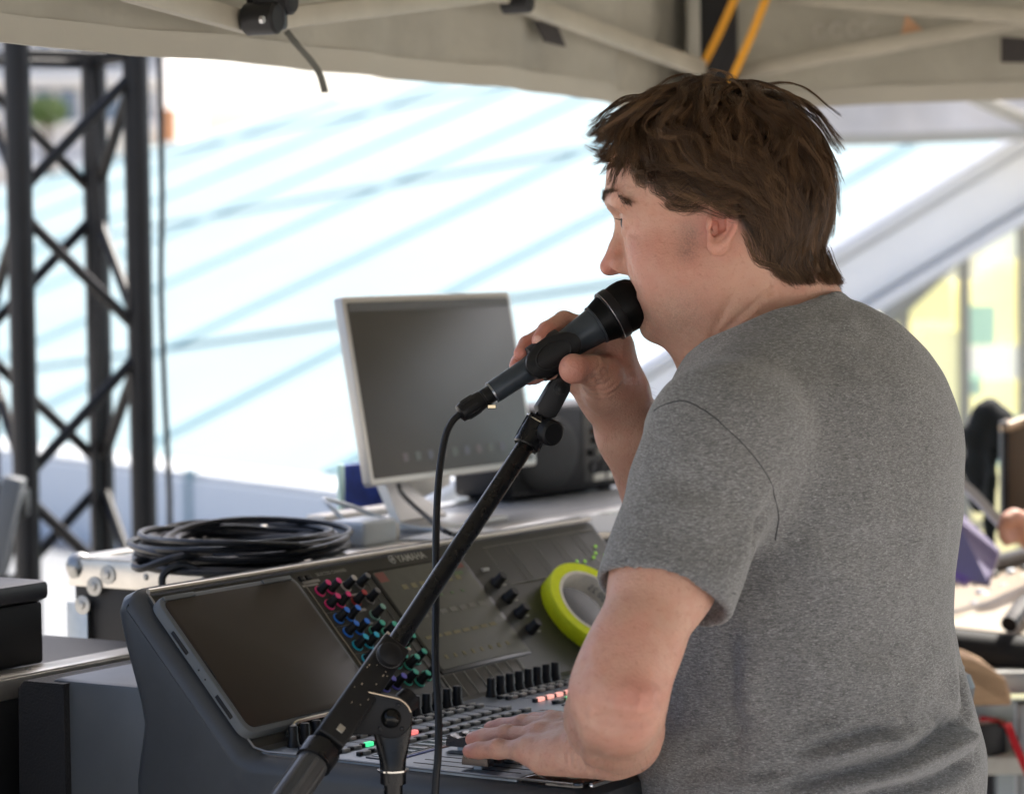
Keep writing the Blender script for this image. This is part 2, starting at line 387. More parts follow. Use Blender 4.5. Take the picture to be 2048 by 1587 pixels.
ctr = tC + dA * TA / 2 + dB * TS / 2; ctr[2] = ZV + 1.35
c4_ = [tC, tC + dA * TA, tC + dA * TA + dB * TS, tC + dB * TS]
for i in range(4):
    a, b = c4_[i].copy(), c4_[(i + 1) % 4].copy(); a[2] = b[2] = ZV + .62
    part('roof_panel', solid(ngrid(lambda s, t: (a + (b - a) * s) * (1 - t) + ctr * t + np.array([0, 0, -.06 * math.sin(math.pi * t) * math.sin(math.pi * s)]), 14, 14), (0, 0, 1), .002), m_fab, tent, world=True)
m_alu = M('tent_bar', (.40, .37, .30), .5, .15, var=(8, .12)); m_blk = M('black_plastic', (.018, .018, .02), .45, var=(30, .2))
for i, q in enumerate(c4_):
    lg = part('leg', box((q[0] + (ctr[0] - q[0]) * .03, q[1] + (ctr[1] - q[1]) * .03, (ZV + .6) / 2), (.042, .042, ZV + .6), .004, 2, np.array([dB, -dA, [0, 0, 1]]).T), m_alu if i else M('leg_black', (.02, .02, .022), .4), tent, world=True)
def inA(u, v, k=.07): return hit(u, v, tC + nA * k, nA)
def inB(u, v, k=.07): return hit(u, v, tC + nB * k, nB)
def bar(p, q, w=.024, th=.014, name='scissor_bar'):
    L = np.linalg.norm(q - p); d = (q - p) / L; up = nrm(np.cross(d, np.cross([0, 0, 1.0], d))); fr = np.array([d, np.cross(up, d), up]).T
    return part(name, box((p + q) / 2, (L, th, w), .003, 2, fr), m_alu, tent, world=True)
bar(inA(510, 50), inA(250, -22, .08)); bar(inA(535, 40, .085), inA(1010, -18, .085)); bar(inA(1030, 2, .08), inA(1405, 138, .06), .026)
bar(inB(1470, 146), inB(2120, 27)); bar(inB(1560, -8, .09), inB(2120, 40, .09)); bar(inA(1048, 0, .09), inA(720, -95, .09))
def disc(p, n, r, h, mat, name, bev=.003, par=tent):
    return part(name, lathe([(r - bev, -h / 2), (r, -h / 2 + bev), (r, h / 2 - bev), (r - bev, h / 2)], p, n, 24), mat, par, world=True)
disc(inA(524, 38, .10), nA, .017, .04, m_blk, 'frame_joint'); disc(inA(545, 4, .10), nA, .015, .05, m_blk, 'frame_joint'); disc(inA(1034, 6, .10), nA, .014, .04, m_blk, 'frame_joint')
part('joint_bolt', lathe([(.004, 0), (.004, .004)], inA(521, 40, .121), nA, 8), M('steel', (.5, .5, .5), .35, 1.0), tent, world=True)
part('joint_block', box(inA(540, 12, .1), (.035, .035, .05), .005), m_blk, tent, world=True)
m_vel = M('velcro', (.045, .04, .038), .9, bump=(300, .5, .001))
for f_, qd, nn in ((inA, ((1066, 44), (1104, 40), (1127, 94), (1088, 84)), nA), (inB, ((2003, 74), (2066, 78), (2066, 126), (2003, 125)), nB)):
    part('velcro_strap', solid(([f_(u, v, .03) for u, v in qd], [(0, 1, 2, 3)]), nn, .004), m_vel, tent, world=True, smooth=False)
part('tie_strap', strip(spline([inA(572, 62, .06), inA(596, 92, .07), inA(622, 122, .075), inA(640, 150, .08), inA(650, 184, .075)], 5), (.4, -.2, .1), .0075, .0015), M('strap_grey', (.10, .10, .085), .8), tent, world=True)
part('corner_block', box(inA(1425, 60, .05) * [1, 1, 0] + [0, 0, ZV + .12], (.075, .07, .34), .008), m_blk, tent, world=True)
part('corner_sleeve', box(inA(1386, 60, .05) * [1, 1, 0] + [0, 0, ZV + .14], (.02, .05, .34), .004), M('sleeve_grey', (.30, .29, .25), .6), tent, world=True)
m_prt = M('faded_print', (.58, .34, .20), .8); m_prt2 = M('faded_print_grey', (.50, .47, .43), .8)
q = inB(1822, 52, .016)
part('faded_logo', ([inB(1800, 76, .018), inB(1812, 30, .018), inB(1848, 62, .018)], [(0, 1, 2)]), m_prt, tent, world=True, smooth=False)
part('faded_lettering', join(*[tube([inB(1640 + 34 * k + 12 * math.cos(t), 64 + 15 * math.sin(t) - k * 3, .018) for t in np.linspace(.4, 5.6, 12)], .0012, 5) for k in range(4)]), m_prt2, tent, world=True)
m_or = M('orange_webbing', (.72, .33, .02), .65, bump=(260, .3, .0008))
for k, (u0, u1) in enumerate(((1476, 1398), (1537, 1470))):
    part('ratchet_strap', strip([inB(u0 + 6, -30, .14), inB((u0 + u1) / 2, 70, .14), inB(u1 - 8, 162, .13), inB(u1 - 40, 420, .13) * [1, 1, 0] + [0, 0, 1.0], inB(u1 - 40, 420, .13) * [1, 1, 0]], (1, 0, 0), .0125, .002), m_or,
         label=('left' if k == 0 else 'right') + ' one of two orange straps beside the black tent leg', cat='strap', group='orange straps by the tent leg')
# second canopy beyond, only its valance shows at the right
t2 = thing('second_tent', 'paler second canopy tent whose valance shows beyond at the right', 'tent', (P(1640, 270, 7.2)[0] - .2, 7.2, 0))
o2 = P(1560, 282, 7.2); d2 = nrm(P(2048, 306, 7.25) - o2); d2[2] = 0; d2 = nrm(d2); n2 = np.array([d2[1], -d2[0], 0])
valance('valance', o2, d2, n2, 8, zb=o2[2], hgt=.32, L=3.0, mat=m_fab2, par=t2, sag=.01)
a, b = o2 + [0, 0, .32], o2 + d2 * 3 + [0, 0, .32]
part('roof_panel', solid(ngrid(lambda s, t: a + (b - a) * s + np.array([-n2[0], -n2[1], .55]) * t * 1.5, 8, 6), (0, 0, 1), .002), m_fab2, t2, world=True)
part('leg', box((b[0], b[1] - .04, b[2] / 2), (.04, .04, b[2]), .004), m_alu, t2, world=True)
part('leg', box((a[0] + .08, a[1] + .06, b[2] / 2), (.04, .04, b[2]), .004), m_alu, t2, world=True)
bar2 = part('scissor_bar', box(P(2030, 232, 6.7), (.5, .02, .03), .003, 1, np.array([[.9, 0, -.42], [0, 1, 0], [.42, 0, .9]]).T), m_alu, t2, world=True)

# ================================================================== LIGHTING TRUSS
yt = 5.15; th_ = rad(28); tp = P(44, 600, yt); trs = thing('lighting_truss', 'black four chord lighting truss tower at the left edge', 'truss', (tp[0], tp[1], 0))
m_tr = M('truss_black', (.009, .010, .012), .45, .0, var=(14, .35), bump=(90, .15, .001))
lean = (P(36, 60, yt) - P(60, 1160, yt)); lean = lean / lean[2]; lean[2] = 1; lean = lean * .6 + np.array([0, 0, .4])
sd_ = .226; vA = np.zeros(3); vB = sd_ * np.array([math.cos(th_), math.sin(th_), 0]); vD = sd_ * np.array([-math.sin(th_), math.cos(th_), 0]); vC = vB + vD
def tz(c, v): return tp * [1, 1, 0] + c + lean * (v - 1.5) + [0, 0, 1.5]
for c in (vA, vB, vC, vD): part('chord', cyl(tz(c, 0), tz(c, 4.2), .0240, n=20), m_tr, trs, world=True)
zt = P(150, 105, yt)[2]; per = 285 / FPX * yt
for k, (p, q) in enumerate(((vA, vB), (vB, vC), (vC, vD), (vD, vA))):
    part('cross_tube', cyl(tz(p, zt), tz(q, zt), .0088, n=12), m_tr, trs, world=True)
    part('cross_tube', cyl(tz(p, .06), tz(q, .06), .0088, n=12), m_tr, trs, world=True)
    z = zt - .028; s = 1 if k in (0, 2) else 0
    while z > per + .1:
        a, b = (q, p) if s else (p, q)
        part('brace', cyl(tz(a, z), tz(b, z - per * .86), .0108, n=12), m_tr, trs, world=True)
        z -= per; s = 1 - s
part('base_plate', box((tz((vA + vC) / 2, 0)[0], tz((vA + vC) / 2, 0)[1], .012), (.5, .5, .02), .003), m_tr, trs, world=True)
part('hanging_cable', tube(spline([P(312, -60, 5.0), P(318, 90, 5.0), P(324, 380, 5.0), P(322, 560, 5.0), P(328, 760, 5.0), P(338, 960, 5.0), P(340, 1060, 5.02), P(346, 1500, 5.1), (P(346, 1500, 5.1)[0], 5.12, .01)], 8), .0052, 8), m_blk,
     label='thin black cable hanging beside the right chord of the truss', cat='cable')
part('hanging_cable', tube(spline([tz(vC, 3.5) + [-.012, -.035, 0], tz(vC, 2.2) + [-.014, -.036, 0], tz(vC, 1.7) + [.012, -.036, 0], tz(vC, 1.2) + [-.008, -.036, 0], tz(vC, .5) + [.01, -.036, 0], tz(vC, .02) + [.01, -.04, 0]], 8), .008, 8), m_blk,
     label='thick black cable running down the rear chord of the truss', cat='cable')
# equipment bracket at the left edge
sb = thing('lamp_bracket', 'dark steel lamp bracket clamped low on the truss at the left edge', 'bracket', P(10, 1100, 4.9) * [1, 1, 0])
fr = np.array([nrm([.25, 0, 1]), [0, 1, 0], nrm([1, 0, -.25])]).T
part('bracket_arm', box(P(6, 1060, 4.9), (.19, .05, .035), .004, 2, fr), M('bracket_grey', (.10, .11, .12), .5), sb, world=True)
part('clamp', box(P(36, 1005, 4.95), (.035, .06, .05), .006), m_blk, sb, world=True)
part('bracket_foot', cyl(P(0, 1150, 4.9), P(0, 1150, 4.9) * [1, 1, 0], .02, n=12), m_blk, sb, world=True)

# ================================================================== MIXING CONSOLE
CA = rad(57.5); cw = np.array([math.cos(CA), math.sin(CA), 0]); cb = np.array([-math.sin(CA), math.cos(CA), 0]); cz = np.array([0, 0, 1.0])
CO = P(268, 1190, 2.612)                      # top rear edge of the screen panel, left end
CBASE = CO[2] - .262
con = thing('mixing_console', 'large dark grey digital mixing console with faders and colored knobs', 'mixing console', (CO[0], CO[1], CBASE), CA)
ZT = .262; ZD = ZT - .1395                    # heights of the panel's top edge and of the deck, console space
KY = -.126                                    # where the sloping panel meets the deck
CW = .828
def cl(p): q = np.asarray(p) - np.array([CO[0], CO[1], CBASE]); return np.array([q @ cw, q @ cb, q[2]])     # world -> console space
m_side = M('console_side', (.052, .056, .060), .42, .1, var=(40, .06), bump=(900, .12, .0004))
m_panel = M('console_panel', (.032, .032, .028), .45, var=(25, .08), bump=(1200, .1, .0003))
m_deck = M('console_deck', (.165, .195, .225), .33, .35, var=(30, .05))
m_edge = M('panel_edge', (.30, .28, .25), .28, .8)
# body: the side profile swept along the width, its two ends rounded over
prof = np.array([(.028, ZT - .016), (.022, ZT - .002), (.008, ZT + .004), (0.0, ZT), (KY + .004, ZD + .006), (KY - .008, ZD + .0015), (-.30, ZD), (-.462, ZD - .001), (-.478, ZD - .008), (-.484, ZD - .022), (-.478, ZD - .06), (-.44, .0), (.01, .0), (.01, ZD - .03), (.0, ZD + .02), (.004, ZT - .10), (.02, ZT - .05)])
R_ = .022; rings = []
for k in range(6):
    t = k / 5 * math.pi / 2; rings.append((R_ * (1 - math.sin(t)), R_ * (1 - math.cos(t)) * .0 + R_ * (1 - math.sin(math.pi / 2 - (math.pi / 2 - t))) * 0 + R_ * (1 - math.cos(math.pi / 2 - t)) ))
xs = [(R_ * (1 - math.cos(t)), R_ * (1 - math.sin(t)) * .75) for t in np.linspace(0, math.pi / 2, 6)]     # (x, inset)
rg = [(x, i) for x, i in xs] + [(CW - x, i) for x, i in xs[::-1]]
V, Fs = [], []; n_ = len(prof)
for x, i in rg:
    for a, b in inset(prof, i): V.append((x, a, b))
for k in range(len(rg) - 1):
    for i in range(n_):
        j = (i + 1) % n_; Fs.append((k * n_ + i, (k + 1) * n_ + i, (k + 1) * n_ + j, k * n_ + j))
Fs.append(tuple(range(n_))); Fs.append(tuple(range(len(V) - 1, len(V) - n_ - 1, -1)))
bm_ = (V, Fs)
part('body', bm_, m_side, con, angle=28)
# rear chassis with padded bumper
ch = part('rear_chassis', box((CW / 2, .045, ZT - .085 - .095), (CW - .012, .13, .19), .006, 2), M('chassis_paint', (.085, .092, .098), .4, .15, var=(20, .06)), con)
prc = [(.0865, ZT - .088), (.136, ZT - .088), (.143, ZT - .096), (.146, .0), (.0865, .0)]
part('rear_bumper', prism(prc, (-.002, 0, 0), (0, 1, 0), (0, 0, 1), (1, 0, 0), 0, CW + .004, .004), M('bumper_vinyl', (.022, .022, .024), .7, bump=(420, .8, .0012)), con)
# sloping panel and deck plates
sl_ = np.array([0, -KY, .1395]); SL = np.linalg.norm(sl_); pv = sl_ / SL; pn = np.array([0, -pv[2], pv[1]]); pk = np.array([0, KY, ZD])
def pp(x, t, h=0): return np.array([x, 0, 0]) + pk + pv * t + pn * h
ex = np.array([1.0, 0, 0])
def pplate(name, x0, t0, x1, t1, h0, h1, mat, par=con, r=.003, bev=.0006):
    return part(name, prism(rrect(x1 - x0, t1 - t0, r, 4), pp((x0 + x1) / 2, (t0 + t1) / 2), ex, pv, pn, h0, h1, bev), mat, par)
pplate('control_panel', .016, .004, CW - .016, SL - .005, -.002, .0022, m_panel)
part('panel_edge', tube([pp(.0155, SL - .004, .003), pp(.0155, .006, .003), np.array([.0155, KY - .012, ZD + .0035]), np.array([.0155, -.462, ZD + .002])], .0011, 6), m_edge, con)
part('panel_edge', tube([pp(.016, SL - .001, .004), pp(CW - .016, SL - .001, .004)], .0026, 8), M('top_edge_highlight', (.46, .42, .36), .3, .7), con)  # highlight along the top rim, put in as a paler metal line
def dplate(name, x0, y0, x1, y1, h0, h1, mat, par=con, r=.002, bev=.0005):
    return part(name, prism(rrect(x1 - x0, y1 - y0, r, 4), ((x0 + x1) / 2, (y0 + y1) / 2, ZD), ex, (0, 1, 0), (0, 0, 1), h0, h1, bev), mat, par)
dplate('deck_plate', .017, -.405, CW - .017, KY - .004, -.001, .0022, m_deck)
dplate('palm_rest', .017, -.468, CW - .017, -.4065, -.001, .0030, M('palm_rest_gloss', (.022, .015, .013), .07, coat=.6), r=.006)
part('front_trim', box((CW / 2, -.4735, ZD + .0002), (CW - .05, .004, .0035), .001), M('chrome_trim', (.55, .55, .55), .2, 1.0), con)
# touch screen
m_scr = M('console_screen', (.115, .115, .095), .5, spec=.3, var=(60, .08)); m_gl = M('screen_bezel', (.012, .012, .012), .3)
pplate('touch_screen', .350, .034, .521, .170, .002, .0034, m_gl)
ts = pplate('screen_glass', .3545, .0385, .5165, .1655, .003, .0040, m_scr)
def icons(cs, mat, par, name='screen_icon'):
    o_ = part(name, join(*[prism([(-a / 2, -b / 2), (a / 2, -b / 2), (a / 2, b / 2), (-a / 2, b / 2)], pp(x, t), ex, pv, pn, .0040, .0043) for x, t, a, b in cs]), mat, par, smooth=False); o_['kind'] = 'stuff'
rr = random.Random(3)
icons([(.364, .158, .016, .012), (.505, .158, .014, .010)], M('icon_red', (.20, .06, .05), .3), ts, 'screen_icons_red')
icons([(.39 + .0165 * k, .142, .009, .006) for k in range(7)] + [(.37 + .017 * k, .078, .012, .004) for k in range(8)] + [(.375 + .0165 * k, .052, .005, .005) for k in range(8)], M('icon_amber', (.19, .17, .085), .3), ts, 'screen_icons_amber')
icons([(.37 + .018 * k, .105, .012, .006) for k in range(8)], M('icon_grey', (.17, .17, .15), .3), ts, 'screen_icons_grey')
icons([(.40 + .02 * k, .125, .005, .003) for k in range(5)] + [(.495, .147, .016, .004)], M('icon_green', (.10, .16, .07), .3), ts, 'screen_icons_green')
# soft key strip below the screen: thin pale lines on dark plate
pplate('softkey_plate', .345, .002, .492, .033, .0015, .0028, M('softkey_dark', (.05, .05, .048), .35))
m_line = M('print_line', (.34, .34, .31), .5)
for k in range(8): part('softkey_line', box((0, 0, 0), (.0009, .029, .0006), 0, 1, None), m_line, con).matrix_local = Matrix(((1, 0, 0, .3475 + .0198 * k), (0, pv[1], pn[1], pp(0, .0175, .0032)[1]), (0, pv[2], pn[2], pp(0, .0175, .0032)[2]), (0, 0, 0, 1)))
# rotary knobs: black body, coloured cap and skirt ring
m_kb = M('knob_black', (.012, .012, .013), .45)
kcol = {'pink': (.80, .04, .20), 'white': (.45, .42, .36), 'grey': (.16, .15, .14), 'red': (.38, .03, .03), 'blue': (.03, .20, .75), 'sea': (.22, .42, .34), 'cyan': (.03, .50, .70), 'green': (.07, .50, .36), 'violet': (.16, .15, .60)}
kb_me = mesh('knob', lathe([(.0052, 0), (.0052, .003), (.0043, .0045), (.0040, .014), (.0036, .0148)], (0, 0, 0), (0, 0, 1), 18), m_kb)
RP = Matrix(((1, 0, 0), (0, pv[1], pn[1]), (0, pv[2], pn[2]))).to_euler()
kc_me = {k: mesh('knob_cap', lathe([(.0036, .0146), (.0036, .0152), (.003, .0158)], (0, 0, 0), (0, 0, 1), 16), M('cap_' + k, c, .4)) for k, c in kcol.items()}
kr_me = {k: mesh('knob_ring', lathe([(.0064, 0), (.0064, .0016), (.0053, .0018)], (0, 0, 0), (0, 0, 1), 18), M('cap_' + k, c, .4)) for k, c in kcol.items()}
knobs = [(.2558, .1554, 'pink'), (.2738, .1554, 'pink'), (.2999, .1555, 'white'), (.3233, .1555, 'grey'), (.2559, .1383, 'pink'), (.2735, .1382, 'pink'), (.2995, .1368, 'red'), (.322, .1362, 'grey'),
         (.2545, .1207, 'blue'), (.2732, .1208, 'blue'), (.3121, .1167, 'sea'), (.2539, .1036, 'blue'), (.2722, .1038, 'blue'), (.2935, .0985, 'green'), (.311, .094, 'green'), (.3272, .0955, 'green'), (.2537, .0867, 'cyan'), (.2719, .0866, 'cyan'),
         (.2925, .0775, 'green'), (.3095, .0735, 'green'), (.3262, .0775, 'green'), (.2530, .0694, 'cyan'), (.2712, .0694, 'cyan'), (.2926, .0571, 'green'), (.3090, .0527, 'green'), (.3258, .0569, 'green'), (.2705, .0523, 'violet'), (.2522, .0523, 'violet'), (.2504, .0351, 'violet'), (.2685, .0351, 'violet'), (.2904, .0365, 'green'), (.3076, .0322, 'green'), (.325, .0365, 'green')]
for x, t, c in knobs:
    k = inst('knob', kb_me, con, pp(x, t, .0021), RP); inst('knob_cap', kc_me[c], k); inst('knob_ring', kr_me[c], k)
for t in (.1266, .1050, .0838, .0624):
    k = inst('knob', kb_me, con, pp(.5478, t, .0021), RP); k.scale = (1.35, 1.35, 1.0)
    part('knob_print', box(pp(.562, t - .004, .0024), (.006, .0006, .002)), m_line, con)
for (x0, t0, x1, t1) in ((.240, .167, .268, .1705), (.285, .1425, .318, .146), (.2835, .124, .306, .1275), (.2835, .1075, .302, .110), (.236, .1635, .262, .166)): pplate('section_label', x0, t0, x1, t1, .002, .0026, M('label_print', (.26, .25, .23), .5), r=.0008, bev=.0002)
for x in (.238, .249): pplate('key', x, .171, x + .008, .1765, .002, .0045, m_kb, r=.001)
part('panel_groove', tube([pp(.2405, .166, .0025), pp(.2405, .128, .0025), pp(.2395, .112, .0025), pp(.2395, .02, .0025)], .0009, 5), m_edge, con)
part('panel_groove', tube([pp(.3375, .166, .0025), pp(.3375, .02, .0025)], .0006, 5), M('groove_dim', (.10, .10, .095), .4), con)
for t in (.1295, .112, .078, .0435): part('section_line', tube([pp(.2415, t, .0024), pp(.281, t, .0024)], .0004, 4), M('groove_dim', (.1, .1, .095), .4), con)
# level meters: small lamps in columns, white print, corner lettering
m_led = M('meter_dim', (.17, .17, .15), .4)
for k in range(5):
    x0, x1 = .574 + .0485 * k, .621 + .0475 * k
    part('meter_column', join(*[box(pp(x0 + .0, .169 - .0039 * i, .0024) + [(.047) * 0, 0, 0], (.0028, .0008, .0008)) for i in range(13)]), m_led, con)
    part('meter_column', join(*[box(pp(x0 + .036, .169 - .0039 * i, .0024), (.0022, .0008, .0008)) for i in range(13)]), M('meter_dimmer', (.07, .07, .062), .4), con)
part('meter_line', tube([pp(.572, .1215, .0024), pp(.805, .1215, .0024)], .0005, 4), m_led, con)
part('meter_line', tube([pp(.572, .1735, .0024), pp(.805, .1735, .0024)], .0004, 4), m_led, con)
part('meter_light', join(*[lathe([(.0017, 0), (.0017, .001)], pp(x, t, .0022), pn, 8) for x, t in ((.727, .135), (.742, .133), (.765, .136), (.775, .141), (.79, .136), (.785, .15))]), M('led_green', (.10, .22, .02), .4, emit=((.35, .75, .05), .25)), con)
part('key', box(pp(.5465, .1455, .003), (.012, .004, .004), .001), M('key_pale', (.34, .34, .31), .4), con)
part('logo_lettering', text_geo('YAMAHA', .0125, pp(.412, .1735, .0025), ex, pv, off=.00025), m_line, con, smooth=False)
part('logo_mark', join(tube([pp(.4035 + .0048 * math.cos(a), .1782 + .0048 * math.sin(a), .0025) for a in np.linspace(0, 6.283, 20)], .0006, 4), *[box(pp(.4035, .1782, .0026), (.0085 if k == 0 else .001, .0006, .001 if k == 0 else .0085)) for k in (0, 1)],
     tube([pp(.4005, .1755, .0026), pp(.4065, .1809, .0026)], .0005, 4), tube([pp(.4065, .1755, .0026), pp(.4005, .1809, .0026)], .0005, 4)), m_line, con)
part('logo_lettering', text_geo('QL5', .017, pp(.735, .098, .0025), ex, pv, off=.0004), M('logo_white', (.55, .55, .52), .4), con, smooth=False)
part('small_lettering', text_geo('DIGITAL MIXING CONSOLE', .0045, pp(.705, .0945, .0025), ex, pv), m_line, con, smooth=False)
part('small_lettering', text_geo('SELECTED CHANNEL', .0055, pp(.268, .1735, .0025), ex, pv), m_line, con, smooth=False)
# deck: encoders, keys, channel name strips, fader slots and caps
en_me = mesh('encoder', lathe([(.0062, 0), (.0062, .002), (.0056, .003), (.0054, .0055), (.0046, .007), (.0044, .018), (.0038, .0195), (.001, .0198)], (0, 0, 0), (0, 0, 1), 18), M('encoder_black', (.014, .014, .015), .4))
m_key = M('key_grey', (.34, .33, .31), .45); m_keyd = M('key_dark', (.02, .02, .022), .4)
key_me = mesh('key', box((0, 0, .0018), (.0098, .0052, .0036), .0009, 2), m_key); keyd_me = mesh('key', box((0, 0, .0018), (.0055, .0045, .004), .0009, 2), m_keyd)
lit = {c: mesh('lit_key', box((0, 0, .002), (.0102, .0056, .004), .0009, 2), M('lit_' + c, k, .35, emit=(k, .55))) for c, k in (('green', (.05, .65, .25)), ('red', (.75, .16, .15)), ('pink', (.7, .3, .25)))}
m_slot = M('slot_black', (.008, .008, .009), .6); slot_me = mesh('fader_slot', box((0, -.058, .0023), (.0013, .112, .0006)), m_slot)
line_me = mesh('channel_line', box((0, 0, .0023), (.0006, .028, .0004)), M('deck_line', (.045, .05, .055), .5))
fp = [(-.0135, 0), (.0135, 0), (.0135, .0035), (.0115, .0098), (.0096, .0106), (.006, .0088), (.002, .0078), (0, .0072), (-.002, .0078), (-.006, .0088), (-.0096, .0106), (-.0115, .0098), (-.0135, .0035)]
fd_me = mesh('fader_cap', prism(fp, (-.0055, 0, .004), (0, 1, 0), (0, 0, 1), (1, 0, 0), 0, .011, .001), M('fader_metal', (.115, .095, .085), .26, .75), angle=50)
fl_me = mesh('fader_line', join(box((-.0, 0, .0117), (.0112, .0007, .0006)), box((0, 0, .002), (.002, .008, .004))), M('fader_mark', (.6, .58, .55), .3, .4))
chx = [.0535 + .0181 * k for k in range(16)] + [.387 + .0177 * k for k in range(8)] + [.62 + .0177 * k for k in range(8)]
for i, x in enumerate(chx):
    inst('encoder', en_me, con, (x, -.140, ZD + .002))
    for r_, (y, me) in enumerate(((-.1565, key_me), (-.1665, key_me), (-.1985, key_me), (-.2215, key_me))):
        if i == 2 and r_ == 2: me = lit['green']
        if i == 3 and r_ == 2: me = lit['red']
        if i == 6 and r_ == 2: me = lit['red']
        if i >= 16 and i < 22 and r_ == 2: me = lit['pink']
        if i == 17 and r_ == 3: me = lit['green']
        inst('key', me, con, (x, y, ZD + .002)); inst('key', keyd_me, con, (x - .0085, y + .001, ZD + .002))
    inst('channel_line', line_me, con, (x + .009, -.182, ZD)); inst('fader_slot', slot_me, con, (x - .0155, -.282, ZD))
for x0, x1 in ((.036, .185), (.189, .336), (.37, .52), (.60, .755)):
    d = dplate('name_display', x0, -.262, x1, -.232, .001, .0035, M('display_frame', (.03, .032, .035), .3), r=.003)
    for k in range(8):
        c = ((.10, .15, .155), (.13, .17, .16), (.09, .13, .15), (.16, .16, .15))[k % 4] if x0 < .37 else ((.35, .42, .12) if k < 4 else (.2, .3, .12))
        w_ = (x1 - x0 - .008) / 8; dplate('name_field', x0 + .004 + w_ * k + .001, -.258, x0 + .004 + w_ * (k + 1) - .001, -.236, .003, .0042, M('field_%d_%d' % (k % 4, x0 > .36), c, .25), d, r=.001, bev=.0002)
for x0, x1, c in ((.04, .11, (.25, .30, .62)), (.11, .185, (.62, .36, .30))): dplate('color_strip', x0, -.2655, x1, -.2632, .002, .0036, M('strip_%d' % int(c[0] * 100), c, .4), r=.0008, bev=.0002)
fy = {0: -.352, 1: -.351, 2: -.350, 3: -.350, 4: -.287, 5: -.288, 6: -.30, 7: -.305, 8: -.31, 9: -.31}
for i, x in enumerate(chx):
    f = inst('fader_cap', fd_me, con, (x - .0155, fy.get(i, -.36 + .03 * math.sin(i * 1.7)), ZD + .002)); inst('fader_line', fl_me, f)
dplate('usb_cover', CW - .10, -.30, CW - .03, -.16, .001, .004, m_panel)

# table under the console: a road case
rc = thing('road_case_table', 'black road case standing under the mixing console as a table', 'flight case', (CO[0], CO[1], 0), CA)
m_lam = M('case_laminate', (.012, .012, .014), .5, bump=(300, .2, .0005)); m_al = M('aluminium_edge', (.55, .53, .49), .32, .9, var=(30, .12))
part('case_body', box((CW / 2, -.16, CBASE / 2 - .002), (CW + .03, .60, CBASE - .006), .004), m_lam, rc)
for x in (-.017, CW + .017):
    part('edge_profile', box((x, -.16, CBASE - .02), (.006, .60, .03), .001), m_al, rc)
    for y in (.14, -.46): part('corner_post', box((x, y, CBASE / 2), (.008, .03, CBASE - .01), .001), m_al, rc)

# tablet leaning on the panel
tb = thing('tablet', 'large dark tablet in a grey case leaning on the console panel', 'tablet', (CO[0], CO[1], CBASE), CA)
tcx, tcy = .1135, .0945; TW, TH = .213, .160
part('tablet_case', prism(rrect(TW, TH, .013, 6), pp(tcx, tcy), ex, pv, pn, .0025, .0125, .003), M('tablet_case_grey', (.105, .115, .12), .55, bump=(500, .1, .0004)), tb)
part('tablet_glass', prism(rrect(TW - .012, TH - .012, .009, 6), pp(tcx, tcy), ex, pv, pn, .012, .0134, .0006), M('tablet_glass_black', (.032, .025, .020), .32, spec=.22), tb)
for t in (.125, .0505): part('case_slot', box((0, 0, 0), (.004, .026, .0015), .0007, 2), m_kb, tb).matrix_local = Matrix(((0, 0, -1, tcx - TW / 2 - .0004), (pv[1] * 0 + pn[1], pv[1], 0, pp(0, t, .0072)[1]), (pn[2], pv[2], 0, pp(0, t, .0072)[2]), (0, 0, 0, 1)))
for t in (.093, .082): part('case_hole', lathe([(.0009, 0), (.0009, .0006)], pp(tcx - TW / 2 - .0003, t, .0075), (-1, 0, 0), 8), m_kb, tb)
part('camera_notch', box((0, 0, 0), (.0022, .02, .0012), .0005, 1), m_kb, tb).matrix_local = Matrix(((1, 0, 0, tcx - TW / 2 + .0065), (0, pv[1], pn[1], pp(0, .088, .0136)[1]), (0, pv[2], pn[2], pp(0, .088, .0136)[2]), (0, 0, 0, 1)))
for x in (tcx - .075, tcx + .075): part('case_lip', box((0, 0, 0), (.045, .005, .003), .001, 2), M('tablet_case_grey', (.1, .1, .1), .5), tb).matrix_local = Matrix(((1, 0, 0, x), (0, pv[1], pn[1], pp(0, tcy + TH / 2 - .004, .0132)[1]), (0, pv[2], pn[2], pp(0, tcy + TH / 2 - .004, .0132)[2]), (0, 0, 0, 1)))
# wire rest that holds it
part('tablet_rest', tube(spline([pp(.065, .008, .004), pp(.068, .011, .015), pp(.078, .0125, .0175), pp(.13, .0125, .0175), pp(.205, .0125, .0175), pp(.214, .011, .015), pp(.216, .008, .004)], 4), .0028, 8), M('rest_steel', (.6, .57, .5), .22, 1.0), con)

# neon tape roll leaning on the panel
tpx = thing('neon_tape_roll', 'roll of neon yellow cloth tape leaning on the console panel', 'tape roll', (CO[0], CO[1], CBASE), CA)
c0 = pp(.655, .066, .003); an = nrm(pn + np.array([-.16, 0, .0]))
RO, RI, HW = .0545, .0425, .025
part('tape_winding', lathe([(RI, 0), (RO - .0006, 0), (RO, .0008), (RO, HW - .0008), (RO - .0006, HW), (RI, HW), (RI, 0)], c0, an, 64, closed=False), M('neon_tape', (.74, .84, .014), .5, var=(120, .06), bump=(500, .25, .0005)), tpx, angle=40)
part('cardboard_core', lathe([(RI - .0035, -.0004), (RI - .0001, -.0004), (RI - .0001, HW + .0004), (RI - .0035, HW + .0004), (RI - .0035, -.0004)], c0, an, 64, closed=False), M('core_card', (.78, .74, .66), .8, var=(40, .15)), tpx, angle=40)
cx_, cy_, _ = frame(an)
V, Fs = [], []
def corept(a, h, r=RI - .0038): return c0 + (cx_ * math.cos(a) + cy_ * math.sin(a)) * r + an * h
ltr = []
